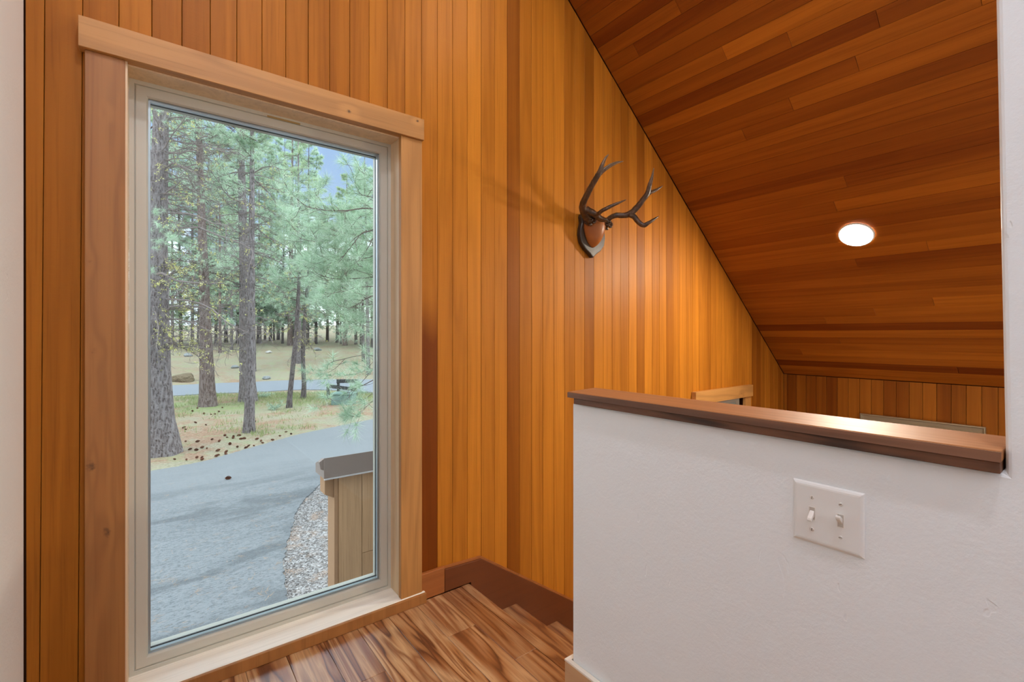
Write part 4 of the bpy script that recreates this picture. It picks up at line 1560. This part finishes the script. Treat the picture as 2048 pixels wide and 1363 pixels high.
def mid_pine(label, bu, bv, pts, bark, dead, dead_len, seed, crown_args, lichen=0.35, group=None, flare=0.22, sides=22, az=None):
    b = on_ground(bu, bv)
    dep = b.dot(FW)
    root = empty('pine_tree', b)
    tag(root, label, 'tree', group)
    path = px_path(b, pts, dep)
    p0 = path[0][0]
    path[0] = (Vector((p0.x, p0.y, ground_z(p0.x, p0.y) - 0.12)), path[0][1])
    tr, Q, R = trunk('trunk', path, bark, root, sides, flare, 0.06, seed)
    if dead:
        lp = dead_branches(root, Q, R, dead[0], dead[1], dead_len, seed + 1, lichen, az, 1.0)
        if lp:
            V, F = lichen_on(lp, random.Random(seed), 4, 0.038)
            np_obj('lichen', V, F, M_LICHEN, root, kind='stuff')
    for ca in crown_args:
        crown(root, Q, R, *ca[0], seed=seed + 5, **ca[1])
    return root


mid_pine('brown-grey pine second from the left edge of the view, behind the pine cones', 417, 811,
         [(417, 813, 31), (415, 780, 27.5), (413, 720, 24), (411, 660, 21), (408, 560, 17.5), (404, 450, 14.5), (400, 340, 12), (398, 250, 10), (396, 100, 6), (395, -60, 2)], M_BARKR,
         ((-0.6, 9.0), 64), 2.6, 31, [((1.5, 16, 2.7, 70, .22, 18, .016), dict(m=M_NEEDLE, branch_r=.03, zpow=.8))], 0.06)
mid_pine('thick pine trunk directly behind the thin front pine', 496, 801,
         [(496, 803, 31), (495, 770, 28.5), (494, 720, 27.5), (493, 660, 26.5), (490, 560, 20), (486, 450, 16), (483, 340, 13), (482, 250, 10), (481, 120, 7), (480, -40, 2)], M_BARK,
         ((-0.5, 9.0), 50), 2.4, 41, [((1.0, 16, 2.6, 64, .22, 18, .017), dict(m=M_NEEDLE, branch_r=.03, zpow=.8))], 0.05)
mid_pine('slim straight pine standing alone in front, nearest the thick trunk', 498, 864,
         [(498, 866, 21), (499, 830, 18.5), (500, 760, 16.5), (502, 680, 14.5), (503, 600, 13), (503, 480, 11), (504, 360, 9), (504, 290, 7.5), (504, 200, 5), (504, 90, 1.5)], M_BARK,
         ((0.0, 5.0), 34), 1.5, 51, [((3.0, 8.4, 1.7, 26, .19, 22, .011), dict(m=M_NEEDLE, branch_r=.018, zpow=.8))], 0.08)
mid_pine('slim dark pine leaning to the right, on the grass', 578, 814,
         [(578, 816, 10.5), (580, 790, 9.5), (585, 740, 9), (590, 690, 8.5), (594, 640, 8), (596, 600, 7), (598, 560, 5.5), (600, 520, 3.5), (602, 470, 1.5)], M_BARKD,
         ((-0.9, 2.6), 20), 1.0, 61, [((1.2, 4.2, 1.5, 30, .22, 18, .015), dict(m=M_NEEDLE, branch_r=.015))], 0.10, sides=14)
mid_pine('slim curved dark pine beside the leaning one', 606, 796,
         [(606, 798, 10), (608, 770, 8.5), (606, 720, 8), (607, 670, 7.5), (610, 630, 6.5), (613, 590, 5.5), (616, 545, 3), (618, 500, 1)], M_BARKD,
         ((-0.8, 2.4), 22), 1.2, 71, [((0.7, 3.6, 1.6, 26, .22, 18, .016), dict(m=M_NEEDLE, branch_r=.015))], 0.15, sides=14)


# near pine whose trunk stands right of the view; long needle sprays reach across the window
def near_pine():
    base = Vector((4.05, 7.55, GZ))
    root = empty('pine_tree', base)
    tag(root, 'nearest pine with long green needle sprays hanging across the right of the window', 'tree')
    path = [(base + Vector((0, 0, -0.1)), .17), (base + Vector((0.02, 0, 1)), .155), (base + Vector((0.0, .05, 3)), .13), (base + Vector((.05, .05, 5)), .10),
            (base + Vector((.05, .1, 7)), .06), (base + Vector((.05, .1, 9)), .02)]
    tr, Q, R = trunk('trunk', path, M_BARK, root, 20, 0.25, 0.06, 9)
    T = Tubes()
    C, D = [], []
    rn = random.Random(17)
    lines = [
        ([(800, 372), (760, 394), (740, 393), (722, 388), (712, 372), (706, 350)], 7.4, .010, 1),
        ([(820, 440), (770, 425), (735, 416), (690, 421), (650, 420), (618, 414), (600, 403), (585, 388), (571, 374)], 7.0, .012, 1),
        ([(652, 421), (640, 400), (630, 385), (630, 372)], 7.0, .006, 1),
        ([(690, 421), (690, 440), (680, 470)], 7.0, .004, 1),
        ([(820, 430), (765, 440), (745, 460), (724, 466), (700, 496), (684, 514), (664, 521), (645, 512)], 7.3, .011, 1),
        ([(745, 460), (722, 468), (705, 480), (690, 495), (672, 497), (660, 490)], 7.2, .006, 1),
        ([(820, 470), (756, 470), (738, 492), (728, 508), (712, 525), (698, 533)], 7.6, .009, 1),
        ([(830, 548), (770, 551), (735, 555), (700, 557), (668, 557), (645, 551), (630, 543), (622, 528)], 7.8, .010, 1),
        ([(830, 566), (770, 571), (735, 573), (710, 575), (690, 582), (665, 586), (652, 597)], 7.5, .009, 1),
        ([(830, 575), (765, 588), (738, 594), (715, 608), (700, 615), (688, 620)], 7.2, .009, 1),
        ([(840, 700), (790, 708), (755, 713), (735, 709), (710, 712), (690, 717), (668, 722), (656, 728)], 7.2, .009, .6),
        ([(755, 713), (735, 735), (720, 746), (705, 748)], 7.2, .004, .6),
        ([(840, 715), (785, 725), (752, 735), (738, 748), (725, 762), (712, 775)], 6.9, .008, .6),
        ([(840, 735), (780, 748), (752, 757), (730, 768), (712, 776), (700, 784), (690, 786)], 6.7, .009, .4),
        ([(800, 765), (755, 782), (740, 790), (728, 798), (712, 798)], 6.6, .006, .5),
        ([(800, 790), (755, 797), (738, 808), (724, 822), (712, 830), (695, 835)], 6.6, .006, 1),
        ([(738, 808), (745, 815), (750, 818)], 6.6, .003, .6),
        ([(712, 776), (690, 800), (660, 798), (648, 792)], 6.7, .004, .9),
        ([(690, 717), (672, 735), (655, 745), (640, 748)], 7.2, .004, 1),
        ([(830, 640), (780, 650), (745, 655), (720, 650), (700, 660)], 7.6, .007, .8),
        ([(830, 600), (770, 625), (745, 640), (700, 655), (680, 672)], 7.9, .007, 1),
        ([(830, 330), (775, 345), (745, 352), (725, 345), (710, 330)], 7.7, .008, 1),
    ]
    for pts, dep, r, fol in lines:
        P = [at_d(u, v, dep + 0.15 * math.sin(i * 1.7 + r * 900)) for i, (u, v) in enumerate(pts)]
        S, _ = smooth_path(P, [1] * len(P), 4)
        T.add(S, r, r * 0.35, 5)
        C.append(S[-1]); D.append(S[-1] - S[-2])
        nn = len(S)
        for i in range(3, nn):
            if rn.random() < 0.62 * fol:
                d = (S[i] - S[i - 1]).normalized() + Vector((rn.gauss(0, .6), rn.gauss(0, .6), rn.gauss(.1, .55)))
                e_ = crooked(rn, S[i], d, rn.uniform(.10, .34), 4, 0.16, 0, .16)
                T.add(e_, r * .45, r * .25, 3)
                if rn.random() < fol + .15:
                    C.append(e_[-1]); D.append(e_[-1] - e_[-2])
                if rn.random() < 0.5 * fol:
                    f_ = crooked(rn, e_[2], d + Vector((rn.gauss(0, .8), rn.gauss(0, .8), rn.gauss(0, .6))), rn.uniform(.08, .2), 3, .15, 0, .2)
                    T.add(f_, r * .3, r * .2, 3)
                    C.append(f_[-1]); D.append(f_[-1] - f_[-2])
    # fill of the crown: sprays over the middle of the view
    for _ in range(150):
        u = 560 + 215 * rn.random() ** 0.75
        v = rn.gauss(490, 85)
        if v < 395 - (u - 600) * 0.1 or v > 690 or (v < 420 and 620 < u < 700):
            continue
        c = at_d(u, v, rn.uniform(7.6, 9.2))
        d = Vector((-RT.x + rn.gauss(0, .4), -RT.y + rn.gauss(0, .4), rn.gauss(.15, .35)))
        s = crooked(rn, c - d.normalized() * .5 + Vector((0, 0, .1)), d, .55, 5, .1, 0, .1)
        T.add(s, .006, .003, 3)
        C.append(s[-1]); D.append(s[-1] - s[-2])
        for _k in range(3):
            e_ = crooked(rn, s[rn.randint(2, 4)], d + Vector((rn.gauss(0, .8), rn.gauss(0, .8), rn.gauss(0, .5))), rn.uniform(.12, .28), 3, .15, 0, .15)
            T.add(e_, .003, .002, 3)
            C.append(e_[-1]); D.append(e_[-1] - e_[-2])
    T.build('branches', M_TWIGD, root)
    V, F = needles([tuple(c) for c in C], [tuple(d) for d in D], 0.185, 58, 0.0042, 0.85)
    np_obj('needles', V, F, M_NEEDLE, root, kind='stuff')
    # pale brown pollen shoots
    print('near tufts', len(C))


near_pine()

# ------------------------------------------------------------------ forest behind the road
FAR = [
    # base pixel, trunk width in px, top pixel row, crown radius m, label, bark
    (463, 700, 6, 330, 1.8, 'thin distant pine just left of the thick trunk, on the slope', 'g'),
    (598, 726, 10.5, 200, 2.6, 'stout grey pine on the slope behind the two slim leaning pines', 'g'),
    (580, 690, 11, 180, 2.8, 'reddish-barked pine on the slope, left of the leaning slim pine', 'r'),
    (737, 748, 8.5, 290, 1.6, 'slim grey pine on the slope near the right edge of the window', 'g'),
    (727, 722, 7, 330, 1.8, 'dark slim pine just left of the rightmost slope pine', 'd'),
    (509, 742, 7, 250, 2.2, 'pine on the slope peeking out right of the thick trunk', 'g'),
    (440, 705, 6, 240, 2.2, 'reddish distant pine between the second pine and the thick trunk', 'r'),
    (541, 681, 6, 300, 2.2, None, 'd'), (548, 680, 4, 340, 2.0, None, 'd'), (557, 679, 7, 260, 2.6, None, 'd'), (530, 680, 5, 280, 2.4, None, 'd'),
    (690, 690, 10, 345, 2.4, None, 'r'), (675, 684, 7, 400, 2.4, None, 'd'), (655, 682, 6, 410, 2.6, None, 'd'), (712, 688, 6, 385, 2.6, None, 'd'),
    (345, 695, 6, 230, 2.4, None, 'g'), (362, 690, 7, 220, 2.6, None, 'd'), (385, 692, 6, 210, 2.8, None, 'd'), (432, 688, 6, 220, 2.6, None, 'd'),
    (452, 684, 7, 240, 2.8, None, 'd'), (475, 686, 6, 230, 2.6, None, 'd'), (520, 686, 6, 235, 2.8, None, 'g'), (565, 686, 5, 260, 2.6, None, 'd'),
    (615, 690, 7, 250, 2.6, None, 'd'), (632, 687, 6, 300, 2.4, None, 'd'), (745, 694, 7, 360, 2.6, None, 'd'), (305, 692, 6, 215, 2.8, None, 'd'),
    (325, 688, 6, 215, 2.8, None, 'd'), (405, 686, 5, 215, 2.8, None, 'd'), (500, 682, 5, 215, 3.0, None, 'd'), (588, 682, 5, 230, 3.0, None, 'd'),
    (395, 688, 4, 520, 3.0, None, 'd'), (463, 686, 4, 520, 3.2, None, 'd'),
    (515, 686, 4, 500, 3.4, None, 'd'), (603, 686, 4, 500, 3.4, None, 'd'), (682, 687, 4, 510, 3.4, None, 'd'),
    (722, 688, 4, 530, 3.2, None, 'd'), (750, 688, 4, 500, 3.4, None, 'd'),
    (760, 690, 8, 330, 2.8, None, 'g'), (790, 700, 8, 330, 2.8, None, 'g'), (275, 695, 8, 200, 2.8, None, 'g'), (240, 700, 8, 200, 2.8, None, 'g'),
]
tot = 0
for i, (u, v, w, vt, cr_, label, bk) in enumerate(FAR):
    rn = random.Random(300 + i)
    b = on_ground(u, v)
    dep = b.dot(FW)
    if dep > 62:
        dep = rn.uniform(44, 62)
        q = at_d(u, v, dep)
        b = Vector((q.x, q.y, ground_z(q.x, q.y)))
    root = empty('pine_tree', b)
    if label:
        tag(root, label, 'tree')
    else:
        tag(root, 'hazy distant pine among the far trees at the back of the forest', 'tree', 'distant pines at the back of the forest')
    top = at_d(u, vt, dep).z
    r = w / FPX * dep * 0.5
    lean = rn.uniform(-.3, .3)
    H = top - b.z
    path = [(Vector((b.x + lean * t, b.y, b.z - 0.15 + (H + .15) * t)), r * (1 - 0.92 * t)) for t in (0, .08, .25, .5, .75, 1)]
    tr, Q, R = trunk('trunk', path, {'g': M_BARK, 'r': M_BARKR, 'd': M_BARKD}[bk], root, 9, 0.15, 0.04, i, 4)
    bush = w == 4 and vt >= 460
    z0 = b.z + (1.9 if bush else 1.6 if dep > 38 else 2.6)
    ml = M_NEEDLEY if i % 5 == 1 else M_NEEDLEHAZE
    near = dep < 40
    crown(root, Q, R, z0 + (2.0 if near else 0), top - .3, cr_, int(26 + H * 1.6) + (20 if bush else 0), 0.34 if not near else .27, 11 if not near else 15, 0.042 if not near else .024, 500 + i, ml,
          dens=4, shape=.55, branch_r=.03, zpow=.95)

# ------------------------------------------------------------------ boulder and stones
M_ROCK = plain('brown_boulder', (0.26, 0.20, 0.125), 0.9, 0.2, bump=(5.0, 0.9, 0.25))
M_STONE = plain('grey_fieldstone', (0.36, 0.38, 0.38), 0.9, 0.2, bump=(5.0, 0.5, 0.1))


def rock(name, c, sx, sy, sz, m, seed, flat=0.0):
    bm = bmesh.new()
    bmesh.ops.create_icosphere(bm, subdivisions=4, radius=1.0)
    for v in bm.verts:
        p = v.co
        n = mnoise.noise(p * 1.1 + Vector((seed, 0, 0))) * 0.38 + mnoise.noise(p * 3.0 + Vector((0, seed, 0))) * 0.10
        f = 1 + n
        q = Vector((p.x * f, p.y * f, p.z * f))
        if flat and q.z > flat:
            q.z = flat + (q.z - flat) * 0.25
        v.co = Vector((q.x * sx, q.y * sy, q.z * sz))
    me = bpy.data.meshes.new(name)
    bm.to_mesh(me)
    bm.free()
    me.materials.append(m)
    o = bpy.data.objects.new(name, me)
    o.location = c
    COL.objects.link(o)
    return o


p = on_ground(368, 764)
bo = rock('boulder', (p.x, p.y + 0.5, p.z + 0.22), .62, .5, .42, M_ROCK, 3.3, 0.5)
bo.rotation_euler = (0.12, -0.10, -0.6)
tag(bo, 'large flat-topped brown boulder at the far side of the road', 'boulder')
for (u, v, s, m, lb) in ((534, 757, .26, M_STONE, 'small grey stone on the far roadside'),
                         (470, 735, .24, M_STONE, 'small grey stone up the slope, left of the thick trunk'),
                         (538, 705, .25, plain('pale_log', (0.62, 0.60, 0.56), .9), 'bleached pale stump high on the slope'),
                         (635, 700, .30, M_STONE, 'grey stone high on the slope, right of the slim pines'),
                         (375, 712, .30, M_STONE, 'grey stone high on the slope above the boulder')):
    p = on_ground(u, v)
    k = rock('stone', (p.x, p.y, p.z + s * .25), s, s * .8, s * .5, m, u * .1)
    tag(k, lb, 'stone')

# ------------------------------------------------------------------ green utility box and dark wooden rail
ub = empty('utility_box', on_ground(682, 809))
tag(ub, 'pale green utility box low on the ground by the road', 'utility box')
M_UBOX = plain('utility_green', (0.20, 0.33, 0.29), 0.5, 0.4)
bc = WORLD_LOC[ub.name]


def local_box(name, c, ax, lo, hi, m, parent, bev=0.0):
    """box turned to the picture's right / forward axes"""
    V = []
    for a in (lo[0], hi[0]):
        for b_ in (lo[1], hi[1]):
            for z in (lo[2], hi[2]):
                V.append(c + ax[0] * a + ax[1] * b_ + UP * z)
    f = [(0, 1, 3, 2), (4, 6, 7, 5), (0, 4, 5, 1), (2, 3, 7, 6), (0, 2, 6, 4), (1, 5, 7, 3)]
    o = mesh_obj(name, V, f, m, parent, origin=sum(V, Vector()) / 8)
    if bev:
        bevel(o, bev)
    return o


AX = (RT, FW)
local_box('cabinet', bc, AX, (-.43, 0, -.02), (.45, .62, .40), M_UBOX, ub, .02)
local_box('lid', bc, AX, (-.46, -.03, .40), (.48, .65, .50), M_UBOX, ub, .04)
local_box('hasp', bc, AX, (-.04, -.05, .28), (.06, -.0305, .44), M_UBOX, ub)
rb_c = on_ground(683, 797)
rl = empty('wooden_rail', rb_c)
tag(rl, 'dark weathered wooden rail structure behind the green utility box', 'rail')
M_DARKWOOD = plain('black_timber', (0.045, 0.042, 0.048), 0.8, 0.2, bump=(20, .4, .01))
c = rb_c
for a, y_, h in ((-.62, 0, .66), (.60, 0, .55), (-.44, .8, .80), (.42, .8, .80)):
    local_box('post', c, AX, (a - .055, y_ - .05, -.05), (a + .055, y_ + .05, h), M_DARKWOOD, rl, .005)
# the front rail slopes down to the right
V = []
for a, z in ((-.675, .56), (.66, .40)):
    for y_ in (-.09, -.052):
        for dz in (0, .16):
            V.append(c + RT * a + FW * y_ + UP * (z + dz - .03))
f = [(0, 1, 3, 2), (4, 6, 7, 5), (0, 4, 5, 1), (2, 3, 7, 6), (0, 2, 6, 4), (1, 5, 7, 3)]
mesh_obj('rail', V, f, M_DARKWOOD, rl, origin=c + UP * .5)
local_box('rail', c, AX, (-.50, .71, .66), (.50, .749, .84), M_DARKWOOD, rl, .004)

# ------------------------------------------------------------------ grass, shrubs, pine cones, fallen needles
def blades(pts, n, spread, h, w):
    C = np.repeat(np.array(pts), n, 0)
    C[:, :2] += RNG.normal(size=(len(C), 2)) * spread
    d = RNG.normal(size=C.shape) * 0.35
    d[:, 2] = 1
    L = h * RNG.uniform(0.4, 1.2, (len(C), 1))
    s = unit(np.cross(d, RNG.normal(size=C.shape))) * w
    V = np.stack([C - s, C + s, C + unit(d) * L], 1).reshape(-1, 3)
    return V, np.arange(len(V)).reshape(-1, 3)


gp = []
rn = random.Random(8)
for _ in range(250):
    u = rn.uniform(345, 765)
    v = 786 + abs(rn.gauss(0, 11)) + (4 if u < 420 else 0)
    p = at_z(u, v, GZ)
    if p.y < 27.6:
        gp.append((p.x, p.y, GZ - .01))
for _ in range(60):
    u = rn.uniform(300, 740); v = rn.uniform(815, 905)
    p = at_z(u, v, GZ)
    if p.y > 15.5 + max(0, p.x - 3) * .4:
        gp.append((p.x, p.y, GZ - .01))
V, F = blades(gp, 30, 0.22, 0.16, 0.009)
gr = np_obj('grass', V, F, M_GRASS, kind='stuff')
tag(gr, 'bright green grass along the near side of the road', 'grass')

for (u, v, s, lb) in ((548, 818, .35, 'low green shrub on the duff left of the leaning slim pine'), (529, 794, .35, 'low dark green shrub at the road edge by the thick trunk')):
    p = on_ground(u, v)
    root = empty('shrub', p)
    tag(root, lb, 'shrub')
    T = Tubes()
    C, D = [], []
    for _ in range(22):
        a = rn.uniform(0, 6.28)
        e_ = crooked(rn, p, (math.cos(a), math.sin(a), rn.uniform(.3, 1.0)), s * rn.uniform(.5, 1.3), 4, .12)
        T.add(e_, .006, .003, 3)
        C.append(tuple(e_[-1])); D.append(tuple(e_[-1] - e_[-2]))
        C.append(tuple(e_[2])); D.append(tuple(e_[-1] - e_[-2]))
    T.build('stems', M_TWIGD, root)
    V, F = needles(C, D, .14, 14, .012)
    np_obj('leaves', V, F, M_NEEDLEHAZE, root, kind='stuff')


def cone_mesh():
    bm = bmesh.new()
    rows = 7
    for i in range(rows):
        t = i / (rows - 1)
        r = 0.040 * math.sin(math.pi * (0.18 + 0.75 * t)) + 0.004
        z = -0.05 + 0.10 * t
        n = 8
        for k in range(n):
            a = 2 * math.pi * (k + 0.5 * (i % 2)) / n
            c_, s_ = math.cos(a), math.sin(a)
            w = 0.016
            v0 = bm.verts.new((c_ * r * .45 - s_ * w * .5, s_ * r * .45 + c_ * w * .5, z))
            v1 = bm.verts.new((c_ * r * .45 + s_ * w * .5, s_ * r * .45 - c_ * w * .5, z))
            v2 = bm.verts.new((c_ * r + s_ * w * .45, s_ * r - c_ * w * .45, z + .016))
            v3 = bm.verts.new((c_ * r - s_ * w * .45, s_ * r + c_ * w * .45, z + .016))
            v4 = bm.verts.new((c_ * r * .45, s_ * r * .45, z - .012))
            bm.faces.new((v0, v1, v2, v3))
            bm.faces.new((v1, v0, v4))
            bm.faces.new((v4, v0, v3)); bm.faces.new((v1, v4, v2)); bm.faces.new((v4, v3, v2))
    me = bpy.data.meshes.new('pine_cone')
    bm.to_mesh(me)
    bm.free()
    me.materials.append(plain('cone_brown', (0.165, 0.062, 0.034), .8, .2))
    return me


CM = cone_mesh()
cones = [(349, 917), (373, 918), (394, 913), (404, 913), (404, 917), (433, 910), (437, 908), (452, 907), (380, 897), (393, 898), (404, 893), (414, 895), (424, 877), (438, 881),
         (440, 879), (454, 873), (466, 874), (467, 871), (478, 869), (482, 876), (488, 875), (494, 893), (497, 890), (491, 894), (508, 890), (514, 876), (525, 884), (522, 880),
         (371, 881), (395, 881), (412, 848), (368, 853), (371, 857), (391, 843), (510, 841), (395, 814), (385, 820), (408, 825), (422, 827), (430, 826), (438, 821), (445, 813),
         (436, 899), (452, 902), (475, 892), (460, 886), (450, 869), (560, 870), (572, 862), (582, 866), (545, 878)]
for (u, v) in cones:
    p = on_ground(u, v + 2.5)
    o = bpy.data.objects.new('pine_cone', CM)
    COL.objects.link(o)
    o.location = (p.x, p.y, p.z + .025)
    o.rotation_euler = (rn.uniform(1.0, 2.0), rn.uniform(-.4, .4), rn.uniform(0, 6.28))
    s = rn.uniform(.50, .90)
    o.scale = (s, s, s)
    if v > 900:
        lb = 'brown pine cone on the duff between the thick left pine and the driveway'
    elif v < 835:
        lb = 'small dark pine cone on the duff before the second pine from the left'
    elif u > 530:
        lb = 'pine cone on the orange duff to the right of the slim straight pine'
    elif v < 862:
        lb = 'small pine cone on grassy duff between the thick left and slim straight pines'
    elif u < 430:
        lb = 'brown pine cone on the duff close beside the base of the thick left pine'
    else:
        lb = 'brown pine cone on the duff below the slim straight pine, near the asphalt'
    tag(o, lb, 'pine cone', 'pine cones: ' + lb)
p = at_z(456, 958, GZ + .025)
o = bpy.data.objects.new('pine_cone', CM)
COL.objects.link(o)
o.location = (p.x, p.y, p.z + .03)
o.rotation_euler = (1.45, .3, .8)
tag(o, 'lone reddish pine cone lying on the asphalt driveway', 'pine cone')

# fallen needle bunches on the driveway
C, D = [], []
for _ in range(240):
    u = rn.uniform(300, 590); v = rn.uniform(960, 1310)
    p = at_z(u, v, GZ + .027)
    if p.x > 1.1 and p.y < 6.5:
        continue
    n = rn.choice([1, 1, 2, 5])
    a = rn.gauss(0.2, .7)
    for _k in range(n):
        C.append((p.x + rn.gauss(0, .03), p.y + rn.gauss(0, .03), p.z + rn.uniform(0, .004)))
        b_ = a + rn.gauss(0, .35)
        D.append((math.cos(b_), math.sin(b_), 0))
C = np.array(C); D = np.array(D)
L = RNG.uniform(.05, .12, (len(C), 1))
S = np.cross(D, np.array([[0, 0, 1.0]])) * .0022
V = np.stack([C - S, C + S, C + D * L], 1).reshape(-1, 3)
fn = np_obj('fallen_needles', V, np.arange(len(V)).reshape(-1, 3), island_mat('dry_needle', [(0, (.40, .26, .16)), (1, (.66, .48, .33))]), kind='stuff')
tag(fn, 'dry tan pine needles scattered on the driveway', 'needles')


# the ground, bark and needles are darker than they look under this bright sky
def deepen(m, k):
    t = m.node_tree
    for n in list(t.nodes):
        sock = n.inputs.get('Base Color') or (n.inputs.get('Color') if n.type == 'BSDF_TRANSLUCENT' else None)
        if sock is None:
            continue
        if sock.is_linked:
            src = sock.links[0].from_socket
            sock_new = G(t).mix(1.0, src, (k, k, k), 'MULTIPLY')
            t.links.new(sock_new, sock)
        else:
            c = sock.default_value
            sock.default_value = (c[0] * k, c[1] * k, c[2] * k, 1)


for m_ in bpy.data.materials:
    b_ = m_.name.split('.')[0]
    if b_ in ('pine_duff', 'driveway_asphalt', 'road_asphalt', 'gravel_bed', 'pebble', 'grey_pine_bark', 'reddish_pine_bark', 'dark_pine_bark', 'grey_dead_wood',
              'dark_twig', 'grass_blade', 'brown_boulder', 'grey_fieldstone', 'pale_log', 'utility_green', 'cone_brown', 'dry_needle', 'pale_drip_edge'):
        deepen(m_, 0.72)
    elif b_ in ('pine_needles', 'haze_pale_needles', 'yellow_green_needles', 'yellow_lichen'):
        deepen(m_, 0.88)
    elif b_ in ('rough_siding', 'brown_trim', 'brown_flashing'):
        deepen(m_, 0.9)
